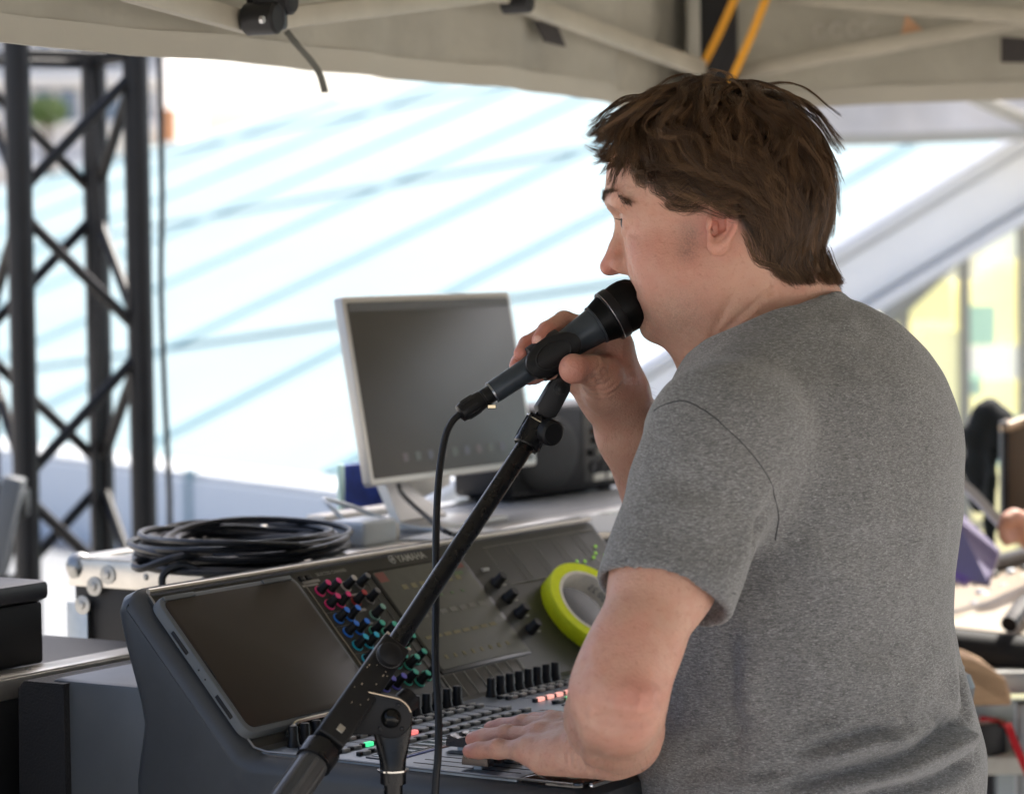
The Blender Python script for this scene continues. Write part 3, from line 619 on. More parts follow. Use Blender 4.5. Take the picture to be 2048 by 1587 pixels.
for s, a0, sz, hh in (('STUDIO', 2.1, .009, .006), ('TAPE', 3.2, .009, .006), ('2 1', 4.1, .010, .006), ('STUDIO', .6, .009, .006), ('TAPE', 5.2, .009, .006)): pass
def core_text(s, a0, sz, hh):
    g = text_geo(s, sz, (0, 0, 0), (1, 0, 0), (0, 1, 0)); V = [corept(a0 + v[0] / RI, hh + v[1]) for v in g[0]]; return V, g[1]
part('core_lettering', join(core_text('No 2 1', 2.0, .013, .007), core_text('20 25', 3.3, .012, .007), core_text('No 2 1', 4.7, .013, .007), core_text('20 25', 0.2, .012, .007)), M('core_ink', (.03, .03, .05), .6), tpx, smooth=False)

# ================================================================== DESK SURROUNDINGS
def cwp(x, y, z): return np.array([CO[0], CO[1], 0]) + cw * x + cb * y + cz * z         # console-aligned axes, absolute height
def clx(p): q = np.asarray(p) - CO; return q @ cw, q @ cb
ZA = P(140, 1115, 3.2)[2]; tA, yA = clx(P(140, 1115, 3.2))
fcA = thing('flight_case', 'silver edged black flight case with ball corner behind the console', 'flight case', (CO[0], CO[1], 0), CA)
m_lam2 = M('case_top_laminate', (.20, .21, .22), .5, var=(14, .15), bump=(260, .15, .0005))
A1, yF = tA + 1.25, .168
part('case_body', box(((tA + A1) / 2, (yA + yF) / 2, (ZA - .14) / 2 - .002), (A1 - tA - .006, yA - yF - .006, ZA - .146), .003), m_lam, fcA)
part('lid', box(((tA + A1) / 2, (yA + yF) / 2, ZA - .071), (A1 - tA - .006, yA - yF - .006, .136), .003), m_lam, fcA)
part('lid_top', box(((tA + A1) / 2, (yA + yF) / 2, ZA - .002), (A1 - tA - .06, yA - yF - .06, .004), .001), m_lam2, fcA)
def lprof(x0, x1, y0, y1, z, par, dn=-1, w=.03, th=.003):
    return [part('edge_profile', box(((x0 + x1) / 2, (y0 + y1) / 2, z), (abs(x1 - x0), abs(y1 - y0), th), .0008), m_al, par)]
for y in (yA - .014, yF + .014): lprof(tA, A1, y - .016, y + .016, ZA + .001, fcA)
lprof(tA, tA + .032, yF + .03, yA - .03, ZA + .0005, fcA); lprof(A1 - .032, A1, yF + .03, yA - .03, ZA + .0005, fcA)
for z, h in ((ZA - .016, .03), (ZA - .142, .026)):
    part('edge_profile', box((tA - .001, (yA + yF) / 2, z), (.004, yA - yF, h), .0008), m_al, fcA)
    part('edge_profile', box(((tA + A1) / 2, yF - .001, z), (A1 - tA, .004, h), .0008), m_al, fcA)
for y in (yA - .012, yF + .012): part('corner_post', box((tA - .0015, y, ZA / 2 - .02), (.005, .03, ZA - .06), .0008), m_al, fcA)
m_ball = M('corner_steel', (.30, .30, .29), .35, .95, var=(60, .2))
for y in (yA - .008, yF + .008):
    b_ = part('ball_corner', lathe([(.001, -.017), (.008, -.015), (.0135, -.0105), (.0165, -.003), (.0165, .003), (.0135, .0105), (.008, .015), (.001, .017)], (tA + .008, y, ZA - .010), (0, 0, 1), 20), m_ball, fcA)
    for dy, dz in ((-.03 if y > .3 else .03, -.03), (-.012 if y > .3 else .012, -.052), (-.05 if y > .3 else .05, -.016)):
        part('corner_plate', lathe([(.011, 0), (.011, .0012), (.005, .002), (.004, .0035), (.001, .004)], (tA - .003, y + dy, ZA + dz), (-1, 0, 0), 12), m_ball, fcA)
for y in (.25, .33, .38): part('rivet', lathe([(.004, 0), (.003, .0015), (.001, .002)], (tA - .003, y, ZA - .016), (-1, 0, 0), 10), m_ball, fcA)
lt = part('latch', box((tA - .004, .262, ZA - .055), (.006, .05, .05), .002), m_ball, fcA)
part('case_label', box((tA - .0035, .30, ZA - .19), (.002, .05, .035), .0004), M('label_yellow', (.55, .4, .05), .6), fcA)
for i in range(3): part('rivet', lathe([(.004, 0), (.003, .0015), (.001, .002)], (tA - .0045, yA - .012, ZA - .19 - .03 * i), (-1, 0, 0), 10), m_ball, fcA)

ZB = hit(125, 1335, cwp(0, .172, 0), cb)[2]
fcB = thing('low_flight_case', 'lower black flight case with bright aluminium rim left of the console', 'flight case', (CO[0], CO[1], 0), CA)
part('case_body', box((-.26, .30, ZB / 2 - .002), (1.12, .256, ZB - .004), .003), m_lam, fcB)
part('edge_profile', box((-.26, .1705, ZB - .010), (1.12, .004, .020), .0008), m_al, fcB); part('edge_profile', box((-.26, .187, ZB + .0005), (1.12, .034, .003), .0008), m_al, fcB)
for t in (.24, .06, -.12, -.34): part('rivet', lathe([(.0035, 0), (.003, .0012), (.001, .0016)], (t, .186, ZB + .002), (0, 0, 1), 10), m_ball, fcB)
part('cable_bundle', tube(spline([cwp(-.62, .12, ZB - .10), cwp(-.45, .11, ZB - .22), cwp(-.2, .13, ZB - .17), cwp(.0, .1, ZB - .3), cwp(.02, .12, .02)], 6), .011, 8), M('blue_cable', (.02, .07, .20), .5), label='thick dark blue cable hanging beside the low flight case', cat='cable')
xC, yC = clx(hit(52, 1330, (0, 0, ZB), cz))
bx_ = thing('black_case', 'small plain black box standing on the low flight case', 'case', cwp(-.118, .285, ZB), CA)
part('case_body', box((0, 0, .032), (.45, .155, .062), .004), M('black_box', (.010, .010, .012), .6), bx_)
part('lid', box((0, 0, .074), (.46, .165, .020), .006), M('black_box_lid', (.028, .028, .032), .45), bx_)

# cable coil on the case
cc = hit(490, 1118, (0, 0, ZA), cz); rr = np.random.default_rng(5)
m_cab = M('cable_black', (.020, .021, .024), .42, var=(40, .25)); 
pth = []
NL = 21
for k in range(NL * 30 + 1):
    a = 2 * math.pi * k / 30; L_ = k / 30
    if k % 30 == 0: ox, oy, rx, ry, hz, tl = rr.normal(0, .011), rr.normal(0, .016), .116 + rr.normal(0, .013), .150 + rr.normal(0, .018), .004 + .0009 * L_ + rr.random() * .008, rr.normal(0, .009)
    w_ = .5 - .5 * math.cos(math.pi * (L_ % 1)); 
    pth.append(np.array([cc[0] + ox + rx * math.cos(a), cc[1] + oy + ry * math.sin(a), ZA + hz + tl * math.cos(a + L_) + .003 * math.sin(3 * a + L_)]))
ps = np.array(pth); ker = np.hanning(13); ker /= ker.sum()
ps = np.stack([np.convolve(np.pad(ps[:, i], 6, mode='edge'), ker, 'valid') for i in range(3)], 1); ps[:, 2] = np.maximum(ps[:, 2], ZA + .0042)
tail = spline([ps[0], cc + [-.10, -.10, .01], P(330, 1120, 3.08), P(272, 1128, 3.05), P(285, 1136, 3.02), P(360, 1112, 3.0), P(430, 1112, 3.02)], 6)
coil = thing('cable_coil', 'untidy coil of black cable lying on the flight case', 'cable', cc)
part('coil_winding', tube(list(ps), .0037, 7), m_cab, coil, world=True)
part('cable_end', tube(list(tail), .0042, 7), m_cab, coil, world=True)
part('cable_end', tube(spline([ps[-1], P(600, 1130, 3.2), P(470, 1165, 3.02), P(370, 1130, 3.0), P(327, 1150, 3.0), P(330, 1190, 3.0), P(345, 1215, 3.02)], 6), .0042, 7), m_cab, coil, world=True)
part('coil_plug', cyl(P(560, 1058, 3.3), P(520, 1062, 3.28), .0075, n=12, bev=.002), M('plug_silver', (.5, .5, .48), .3, .9), coil, world=True)

# computer monitor
yL = 3.42; BL = P(743, 972, yL); best = None
for tl in np.radians(np.arange(4, 26, .5)):
    up_ = cz * math.cos(tl) + cb * math.sin(tl)
    for H_ in np.arange(.20, .30, .004):
        q = BL + up_ * H_ - CPOS; z = q @ FWD; e = abs(1024 + FPX * (q @ RGT) / z - 682) + abs(793.5 - FPX * (q @ UPV) / z - 590)
        if best is None or e < best[0]: best = (e, tl, H_)
_, mt, MH = best; mu = cz * math.cos(mt) + cb * math.sin(mt); mn = np.cross(cw, mu); mn = mn if mn[1] < 0 else -mn
MW = min(np.arange(.2, .6, .002), key=lambda L: abs((lambda q: 1024 + FPX * (q @ RGT) / (q @ FWD))(BL + cw * L - CPOS) - 1075))
mon = thing('computer_monitor', 'flat silver rimmed computer monitor with dark screen beyond the console', 'monitor', (BL + cw * MW / 2) * [1, 1, 0] + [0, 0, ZA])
m_rim = M('monitor_rim', (.52, .50, .46), .35, .5); mo = BL + cw * MW / 2 + mu * MH / 2
part('housing', prism(rrect(MW, MH, .006, 4), mo, cw, mu, mn, -.012, 0, .002), m_rim, mon, world=True)
part('screen', prism(rrect(MW - .016, MH - .016, .002, 3), mo, cw, mu, mn, -.001, .0012, .0004), M('monitor_screen', (.056, .051, .043), .35, spec=.4, var=(2.5, .12)), mon, world=True)
part('menu_bar', prism(rrect(MW - .018, .010, .001, 2), mo + mu * (MH / 2 - .014), cw, mu, mn, .001, .0016), M('menu_dim', (.064, .058, .05), .35), mon, world=True)
for i_, k in enumerate(np.linspace(-.11, .11, 9)): part('dock_icon', prism(rrect(.012, .011, .003, 3), mo - mu * (MH / 2 - .03) + cw * k, cw, mu, mn, .001, .0016), M('icon_%d' % (i_ % 3), ((.11, .085, .08), (.085, .095, .075), (.08, .08, .1))[i_ % 3], .35), mon, world=True)
sb_ = mo - mu * (MH / 2 + .004) - mn * .018
st = P(842, 1052, yL + .12); st[2] = ZA
part('stand_neck', join(strip([mo - mn * .026 - mu * .02, mo - mn * .04 - mu * (MH / 2 - .02), st + cb * .04 + cz * .06, st + cz * .006], cw, .105, .012)), m_rim, mon, world=True)
part('stand_foot', box(st * [1, 1, 0] + [0, 0, ZA + .004], (.17, .15, .007), .002, 2, np.array([cw, cb, cz]).T), m_rim, mon, world=True)

# small powered speaker
sp0 = P(1010, 1036, 3.83)
spk = thing('powered_speaker', 'small black powered speaker with knob panel behind the monitor', 'speaker', sp0 * [1, 1, 0] + [0, 0, ZA], CA - rad(4)); spk.scale = (1.1, 1, .80)
SW, SH, SD_ = .275, .152, .085
m_spk = M('speaker_black', (.013, .013, .014), .5, bump=(500, .2, .0006)); m_spk2 = M('speaker_side', (.020, .022, .028), .5)
part('cabinet', xf(prism(rrect(SW, SH, .014, 5), (SW / 2, 0, SH / 2 + .006), (1, 0, 0), (0, 0, 1), (0, -1, 0), -SD_, 0, .006)), m_spk2, spk)
fp_ = part('front_panel', prism(rrect(SW - .012, SH - .012, .012, 5), (SW / 2, 0, SH / 2 + .006), (1, 0, 0), (0, 0, 1), (0, -1, 0), -.001, .003, .001), m_spk, spk)
part('woofer_grille', lathe([(.066, 0), (.066, .004), (.062, .007), (.04, .010), (.015, .011), (.001, .011)], (.085, -.002, .078), (0, -1, 0), 40), M('grille_black', (.022, .022, .021), .6, bump=(900, 1.0, .001)), spk)
part('bass_port', prism([(0, 0), (.05, 0), (.035, .012), (.014, .026), (0, .036)], (.012, 0, .014), (1, 0, 0), (0, 0, 1), (0, -1, 0), .0025, .0036), M('port_dark', (.002, .002, .002), .8), spk)
part('port_rim', tube([(.010, -.0035, .052), (.010, -.0035, .012), (.064, -.0035, .012)], .002, 6), m_spk, spk)
part('control_plate', prism(rrect(.095, .125, .004, 4), (.212, 0, .083), (1, 0, 0), (0, 0, 1), (0, -1, 0), .0025, .0042, .0004), M('plate_dark', (.050, .050, .048), .45), spk)
kn = mesh('knob', lathe([(.0055, 0), (.0052, .008), (.0042, .0095), (.001, .0096)], (0, 0, 0), (0, -1, 0), 14), M('knob_pale', (.75, .73, .66), .5))
knd = mesh('knob', lathe([(.0055, 0), (.0052, .008), (.0042, .0095), (.001, .0096)], (0, 0, 0), (0, -1, 0), 14), m_kb)
for x, z, me in ((.190, .129, kn), (.238, .127, knd), (.185, .108, knd), (.240, .108, knd), (.186, .092, knd), (.238, .092, knd), (.199, .072, kn), (.219, .072, kn), (.238, .072, kn), (.178, .071, knd), (.232, .050, kn)): inst('knob', me, spk, (x, -.004, z))
for x in (.189, .212): part('socket', lathe([(.0125, 0), (.0125, .003), (.010, .003), (.010, .001), (.001, .001)], (x, -.004, .045), (0, -1, 0), 20), m_blk, spk)
part('power_lamp', lathe([(.003, 0), (.003, .002)], (.236, -.004, .037), (0, -1, 0), 10), M('lamp_red', (.30, .05, .03), .4), spk)
part('maker_label', box((.207, -.005, .027), (.044, .002, .013), .0004), M('label_pale', (.7, .68, .6), .5), spk)
part('label_mark', box((.212, -.0064, .027), (.004, .001, .010)), m_kb, spk)
for x in (.03, .24): part('foot', cyl((x, .02, 0), (x, .02, .008), .01, n=12), m_blk, spk); part('foot', cyl((x, .075, 0), (x, .075, .008), .01, n=12), m_blk, spk)

# small things on the case
ad = thing('power_adapter', 'white power adapter block with cord beside the cable coil', 'adapter', hit(770, 1092, (0, 0, ZA), cz), CA)
m_wp = M('white_plastic', (.62, .66, .68), .35)
part('adapter_block', box((.0, .03, .016), (.068, .05, .030), .005, 3), m_wp, ad); part('plug_tab', box((.045, .03, .012), (.02, .03, .022), .004), M('white_plastic_warm', (.58, .54, .47), .4), ad)
part('cord', tube(spline([(.01, .055, .02), (-.005, .075, .045), (.02, .10, .05), (.08, .10, .035), (.13, .06, .01), (.15, .01, .004)], 6), .0028, 7), m_wp, ad)
bk = thing('blue_folder', 'blue patterned folder standing on edge behind the monitor foot', 'folder', hit(752, 1012, (0, 0, ZA), cz), CA)
part('folder_cover', box((0, .01, .030), (.125, .004, .060), .001, 1, None), M('folder_blue', (.02, .05, .30), .5, var=(30, .6)), bk); part('folder_spine', box((-.066, .01, .030), (.009, .006, .062), .001), M('folder_mint', (.42, .60, .56), .5), bk); part('folder_back', box((0, .016, .030), (.125, .003, .058), .001), M('folder_card', (.5, .52, .55), .7), bk)
pk_ = hit(700, 1028, (0, 0, ZA), cz)
part('white_ruler', box(hit(742, 1022, (0, 0, ZA + .008), cz), (.24, .03, .010), .002, 2, np.array([cw, cb, cz]).T), M('strip_white', (.72, .68, .60), .5), label='long white plastic strip lying in front of the blue folder', cat='strip')
for k, (u, v, s, lb) in enumerate(((1215, 1046, .15, 'white paper sheet under the powered speaker on the case'), (930, 1068, .10, 'white paper sheet beside the monitor foot on the case'))):
    part('paper_sheet', box(hit(u, v, (0, 0, ZA + .004 + .0005 * k), cz), (s * 1.4, s, .0008), 0, 1, np.array([nrm(cw + cb * .2), nrm(cb - cw * .2), cz]).T), M('paper', (.72, .72, .70), .8), label=lb, cat='paper')
part('monitor_cable', tube(spline([mo - mu * (MH / 2) - mn * .03 + cw * -.09, P(806, 990, yL), P(850, 1030, yL - .1), P(900, 1066, yL - .3), P(960, 1090, 3.4) * [1, 1, 0] + [0, 0, ZA + .004]], 6), .003, 7), m_cab, label='thin black cable running down from the monitor to the case', cat='cable')

# ================================================================== MICROPHONE, STAND, CABLE
mR, mT = P(985, 785, 2.572), P(1284, 591, 2.600)
mA = nrm(mT - mR); ML = np.linalg.norm(mT - mR)
def mp(h, side=0, up=0):
    tow = nrm(np.array([0, -1.0, 0]) - mA * -mA[1]); u2 = np.cross(mA, tow); u2 = u2 if u2[2] > 0 else -u2
    return mR + mA * h + tow * side + u2 * up
mtow = nrm(np.array([0, -1.0, 0]) + mA * mA[1]); mup = np.cross(mA, mtow); mup = mup if mup[2] > 0 else -mup
k_ = ML / .165
mic = thing('microphone', 'dark blue grey handheld vocal microphone at his mouth', 'microphone', mR)
m_mb = M('mic_body', (.045, .055, .066), .38, .35, var=(60, .05), bump=(1500, .08, .0003)); m_mg = M('mic_grille', (.008, .008, .008), .42, .5)
part('handle', lathe([(.0088, 0), (.0100, .0006), (.0104, .002), (.0108, .03), (.0122, .06), (.0142, .085), (.0165, .108), (.0172, .1135), (.0168, .1145)], mR, mA * 1, 40), m_mb, mic, world=True)
part('handle_rim', lathe([(.0095, -.0012), (.0104, -.0012), (.0106, .0006), (.0095, .0006)], mR, mA, 32), M('mic_rim', (.3, .32, .34), .25, .9), mic, world=True)
# woven grille: real mesh cells
def grille(prof, n, rows, name):
    L = [0]; 
    for i in range(1, len(prof)): L.append(L[-1] + math.hypot(prof[i][0] - prof[i - 1][0], prof[i][1] - prof[i - 1][1]))
    V, Fs = [], []
    x, y, d = frame(mA)
    for j in range(rows * 2 + 1):
        s = L[-1] * j / (rows * 2); i = min(np.searchsorted(L, s, side='right') - 1, len(prof) - 2); t = (s - L[i]) / (L[i + 1] - L[i] + 1e-9)
        r = prof[i][0] * (1 - t) + prof[i + 1][0] * t; h = prof[i][1] * (1 - t) + prof[i + 1][1] * t
        for k in range(n * 2):
            cell = (k % 2) and (j % 2); a = 2 * math.pi * (k + (0 if (j // 2) % 2 else 0)) / (n * 2); dr = -.0009 if cell else (.0 if (k % 2 == 0 and j % 2 == 0) else -.0001)
            V.append(mR + mA * (h) + (x * math.cos(a) + y * math.sin(a)) * max(r + dr, .0003))
    w_ = n * 2
    for j in range(rows * 2):
        for k in range(w_): l = (k + 1) % w_; Fs.append((j * w_ + k, j * w_ + l, (j + 1) * w_ + l, (j + 1) * w_ + k))
    return part(name, (V, Fs), m_mg, mic, world=True, angle=180)
gz = ML - .165
grille([(.0182, .1145), (.0208, .1235), (.0222, .1285)], 90, 10, 'lower_grille')
grille([(.0232, .1365), (.0240, .1440), (.0236, .1520), (.0216, .1585), (.0180, .1628), (.0120, .1652), (.004, .1660), (.0006, .1661)], 96, 28, 'grille')
part('grille_band', lathe([(.0215, .1275), (.0240, .1280), (.0244, .1292), (.0244, .1362), (.0240, .1374), (.0225, .1378)], mR, mA, 48), M('mic_band', (.018, .019, .021), .4, .3), mic, world=True)
part('band_line', lathe([(.0244, .1286), (.02455, .1289), (.0244, .1292)], mR, mA, 48, closed=False), M('band_line', (.4, .42, .44), .25, .9), mic, world=True)
part('grille_core', lathe([(.016, .112), (.0195, .126), (.0215, .14), (.021, .152), (.015, .160), (.001, .163)], mR, mA, 32), M('foam_black', (.004, .004, .004), .95), mic, world=True)
part('neck_ring', lathe([(.0165, .1128), (.0186, .1134), (.0188, .1150), (.0165, .1158)], mR, mA, 40), m_mb, mic, world=True)
# plug and cord
pe = P(917, 829, 2.560); pd = nrm(pe - mR); pl_ = np.linalg.norm(pe - mR)
mc = thing('microphone_cable', 'black microphone cable with plug hanging from the microphone', 'cable', mR)
part('plug', lathe([(.0082, -.003), (.0082, .010), (.0078, .0105), (.0078, .0115), (.0086, .012), (.0090, .018), (.0092, .030), (.0080, .036), (.0050, pl_ * .98)], mR, pd, 24), M('plug_black', (.012, .012, .013), .38), mc, world=True)
part('plug_latch', box(mR + pd * .008 - mup * .0100 + mtow * .003, (.008, .003, .004), .0006, 1), M('latch_metal', (.6, .52, .36), .25, 1.0), mc, world=True)
part('plug_ribs', join(*[box(mR + pd * .0245 + (mtow * math.cos(a) + np.cross(pd, mtow) * math.sin(a)) * .0090, (.013, .0016, .0016), .0004, 1, np.array([pd, mtow, np.cross(pd, mtow)]).T) for a in np.linspace(0, 6.28, 10)[:-1]]), m_blk, mc, world=True)
part('cord', tube(spline([pe - pd * .004, P(905, 842, 2.556), P(891, 872, 2.545), P(881, 925, 2.53), P(875, 990, 2.51), P(872, 1080, 2.48), P(872, 1200, 2.455), P(871, 1320, 2.43), P(877, 1430, 2.41), P(876, 1510, 2.40), P(870, 1600, 2.395), P(868, 1900, 2.38), np.array([-.09, 2.36, .012]), np.array([-.2, 2.2, .006])], 10), .0033, 10), m_cab, mc, world=True)

# stand
ms = thing('microphone_stand', 'black boom microphone stand with clip clutch in front of the console', 'microphone stand', (P(783, 1425, 2.35)[0], 2.35, 0))
m_st = M('stand_black', (.012, .012, .013), .28, .0, var=(50, .2), bump=(120, .06, .0004)); m_stm = M('stand_matte', (.016, .016, .017), .5, var=(60, .2), bump=(300, .12, .0005)); m_chr = M('chrome', (.62, .60, .55), .16, 1.0); m_brs = M('brass', (.60, .38, .10), .25, 1.0)
cC = mp(ML * .385); el = [(.0285 * math.cos(a), .0172 * math.sin(a)) for a in np.linspace(0, 2 * math.pi, 37)[:-1]]
# the clip's big oval cheek with raised inner oval, wrapped round the handle
def clip_shell(side, n=30):
    V, Fs = [], []
    for j, s in enumerate((1.0, .97, .86, .6, .3, .02)):
        for a, b in el:
            x, y = a * s, b * s; hh = math.sqrt(max(.0178 ** 2 - y * y * .9, .0001)) + (.0004 if j == 0 else .0016) - (.0 if j else .004)
            V.append(cC + mA * x + mup * (y - .0005) + mtow * side * hh)
    n = len(el)
    for j in range(5):
        for i in range(n): k = (i + 1) % n; Fs.append((j * n + i, j * n + k, (j + 1) * n + k, (j + 1) * n + i))
    Fs.append(tuple(range(5 * n, 6 * n))); return V, Fs
part('clip_cheek', join(clip_shell(1), clip_shell(-1)), m_stm, ms, world=True, angle=60)
part('clip_rim', tube([cC + mA * a * .62 + mup * (b * .62 - .0005) + mtow * (math.sqrt(.0178 ** 2 - (b * .62) ** 2 * .9) + .0016) for a, b in el], .0009, 6, closed=True), m_stm, ms, world=True)
part('clip_ring', lathe([(.0128, -.017), (.0178, -.016), (.0182, 0), (.0178, .016), (.0142, .017), (.0128, -.017)], cC, mA, 36, closed=False), m_stm, ms, world=True)
pv1 = P(1116, 777, 2.577)
part('clip_neck', strip([cC - mup * .010, cC - mup * .022 + mA * .004, pv1 + [0, 0, -.004]], mA, .015, .013), m_stm, ms, world=True)
cb0 = P(1084, 834, 2.577); cdv = nrm(cb0 - pv1); csd = nrm(np.cross(cdv, mtow))
hw = .0096; poly = [(math.cos(a) * hw, math.sin(a) * hw) for a in np.linspace(0, math.pi, 12)]
poly = [(a, -b) for a, b in poly][::-1] if False else [(-a, -b) for a, b in poly]
Lc = np.linalg.norm(cb0 - pv1)
poly = [(x, y) for x, y in poly] + [(hw * 1.06, Lc - .006), (hw * .55, Lc), (-hw * .55, Lc), (-hw * 1.06, Lc - .006)]
part('clip_clevis', prism(poly, pv1 - mtow * .010, csd, cdv, mtow, 0, .0215, .0016), m_stm, ms, world=True)
part('clip_bolt', join(lathe([(.0066, 0), (.0066, .0012), (.0056, .0014)], pv1 + mtow * .0113, mtow, 6), lathe([(.0036, 0), (.0036, .003), (.001, .0034)], pv1 + mtow * .0113, mtow, 12)), M('bolt_black', (.03, .03, .03), .3, .6), ms, world=True)
B0, B1 = P(1056, 884, 2.570), P(763, 1330, 2.372); bd_ = nrm(B1 - B0)
part('thread', cyl(cb0 - cdv * .003, cb0 + cdv * .006, .0058, n=14), m_brs, ms, world=True)
part('thread_washer', lathe([(.006, 0), (.0135, .0002), (.0138, .0012), (.006, .0016)], cb0 + cdv * .003, cdv, 12), m_chr, ms, world=True)
c0_ = cb0 + cdv * .0042
V, Fs = [], []
x_, y_, d_ = frame(bd_)
part('clutch', lathe([(.0108, -.002), (.0122, .0), (.0126, .012), (.0124, .026), (.0112, .0275)], c0_, nrm(B0 - c0_), 24), m_st, ms, world=True)
part('clutch_ribs', join(*[box(c0_ + nrm(B0 - c0_) * .0125 + (x_ * math.cos(a) + y_ * math.sin(a)) * .0124, (.023, .002, .002), .0006, 1, np.array([nrm(B0 - c0_), x_ * -math.sin(a) + y_ * math.cos(a), x_ * math.cos(a) + y_ * math.sin(a)]).T) for a in np.linspace(0, 2 * math.pi, 15)[:-1]]), m_st, ms, world=True)
kp = P(1101, 862, 2.563); part('clutch_knob', lathe([(.009, 0), (.0118, .002), (.0122, .006), (.0118, .011), (.010, .0128), (.0092, .0118), (.001, .0116)], kp + [-.004, .006, .0], nrm([.55, -.8, -.15]), 28), m_stm, ms, world=True)
part('boom', cyl(B0 - bd_ * .012, B1 + bd_ * .02, .0083, n=24), m_st, ms, world=True)
# square clamp channel
ch0, ch1 = B1 - bd_ * .022, P(652, 1487, 2.302)
chd = nrm(ch1 - ch0); tow = nrm(np.array([0, -1.0, 0]) + chd * chd[1]); sdv = np.cross(chd, tow)
fr = np.array([chd, tow, sdv]).T; Lh = np.linalg.norm(ch1 - ch0); cm_ = (ch0 + ch1) / 2
part('clamp_channel', box(cm_, (Lh, .0235, .0255), .0028, 3, fr), m_stm, ms, world=True)
for s in (-.011, .011): part('worn_edge', box(ch0 + sdv * s - chd * .0012 + tow * .004, (.0022, .014, .0035), .0005, 1, fr), M('bare_steel', (.50, .42, .34), .4, .9), ms, world=True)
part('clamp_knob', lathe([(.0108, 0), (.0112, .004), (.0106, .0066), (.0078, .0085), (.003, .0094), (.0005, .0095)], ch0 + chd * .020 + tow * .0115 - sdv * .0, tow, 36), m_stm, ms, world=True)
part('knob_knurl', join(*[box(ch0 + chd * .020 + tow * .0130 + (chd * math.cos(a) + sdv * math.sin(a)) * .0113, (.0006, .0009, .0006), 0) for a in np.linspace(0, 2 * math.pi, 49)[:-1]]), M('knurl', (.12, .12, .12), .3), ms, world=True)
part('clamp_rivet', box(ch1 - chd * .013 + tow * .0118 - sdv * .002, (.007, .0008, .006), .0003, 1, fr), M('bare_steel2', (.45, .43, .38), .4, .8), ms, world=True)
rp = random.Random(5)
part('paint_chip', join(*[box(ch0 + chd * (.034 + .05 * rp.random() ** 1.5) + tow * .0119 + sdv * rp.uniform(-.010, .010), (rp.uniform(.0006, .0022), .0003, rp.uniform(.0005, .0012)), 0, 1, fr) for _ in range(13)]), M('bare_steel', (.5, .42, .34), .4, .9), ms, world=True)
# pivot plate and fork
pvp = P(783, 1432, 2.344); up_ = cz
pc = pvp; c1, c2 = B1 + bd_ * .030, ch1 - chd * .035
ptw = np.array([0, -1.0, 0.0]); 
pts = []
for q in (ch0 + chd * .052 , ch0 + chd * .118): d = q - pc; pts.append((d[0], d[2]))
rim = [(.0172 * math.cos(a), .0172 * math.sin(a)) for a in np.linspace(rad(80), rad(-128), 14)]
poly = [pts[1], pts[0]] + rim
part('pivot_plate', prism(poly[::-1], pc, (1, 0, 0), (0, 0, 1), ptw, -.006, .0085, .0014), m_stm, ms, world=True)
part('plate_edge', tube([pc + np.array([x, -.0082, z]) for x, z in [pts[0]] + rim[:5]], .0007, 5), M('worn_edge', (.55, .45, .33), .35, .9), ms, world=True)
part('pivot_bolt', lathe([(.0085, 0), (.0080, .003), (.006, .0058), (.003, .0072), (.0005, .0075)], pc + [0, -.0085, 0], ptw, 24), M('bolt_gloss', (.02, .02, .018), .2, .4), ms, world=True)
for a in (1.05, 3.9, 5.5): part('plate_dimple', lathe([(.002, 0), (.0014, .0008), (.0003, .001)], pc + np.array([.0125 * math.cos(a), -.0086, .0125 * math.sin(a)]), ptw, 10), m_st, ms, world=True)
part('wing_nut', lathe([(.004, -.010), (.010, -.009), (.0105, .004), (.006, .006)], pc + [.012, .016, .010], (.5, .6, .35), 16), m_blk, ms, world=True)
zf = pvp[2] - .016; ux, uy = pvp[0] + .0005, 2.345
def ring(z, rx, ry, n=24): return [np.array([ux + rx * math.cos(a), uy + ry * math.sin(a), z]) for a in np.linspace(0, 2 * math.pi, n + 1)[:-1]]
lv = [(zf + .012, .0168, .0042), (zf + .002, .0158, .0052), (zf - .010, .0135, .0072), (zf - .020, .0112, .0095), (zf - .026, .0108, .0108), (zf - .040, .0108, .0108)]
V = sum([ring(z, a, b) for z, a, b in lv], []); Fs = [(j * 24 + i, j * 24 + (i + 1) % 24, (j + 1) * 24 + (i + 1) % 24, (j + 1) * 24 + i) for j in range(5) for i in range(24)] + [tuple(range(24)), tuple(range(5 * 24, 6 * 24))]
part('pivot_fork', (V, Fs), m_st, ms, world=True)
zr = P(783, 1536, 2.345)[2]
part('upright_sleeve', cyl((ux, uy, zf - .035), (ux, uy, zr + .001), .0106, n=24), m_st, ms, world=True)
part('sleeve_ring', lathe([(.008, 0), (.0135, .0003), (.0136, .0016), (.008, .0019)], (ux, uy, zr), (0, 0, -1), 12), m_chr, ms, world=True)
part('upright', cyl((ux, uy, .12), (ux, uy, zr), .0078, n=20), m_st, ms, world=True)
part('upright_lower', cyl((ux, uy, .06), (ux, uy, .72), .0115, n=20), m_st, ms, world=True); part('height_clutch', cyl((ux, uy, .70), (ux, uy, .78), .017, .014, n=20, bev=.002), m_blk, ms, world=True)
part('tripod_hub', cyl((ux, uy, .05), (ux, uy, .13), .022, n=18, bev=.003), m_blk, ms, world=True)
for k in range(3):
    a = rad(30 + 120 * k); part('tripod_leg', cyl((ux, uy, .1), (ux + .32 * math.cos(a), uy + .32 * math.sin(a), .012), .008, n=12), m_st, ms, world=True)
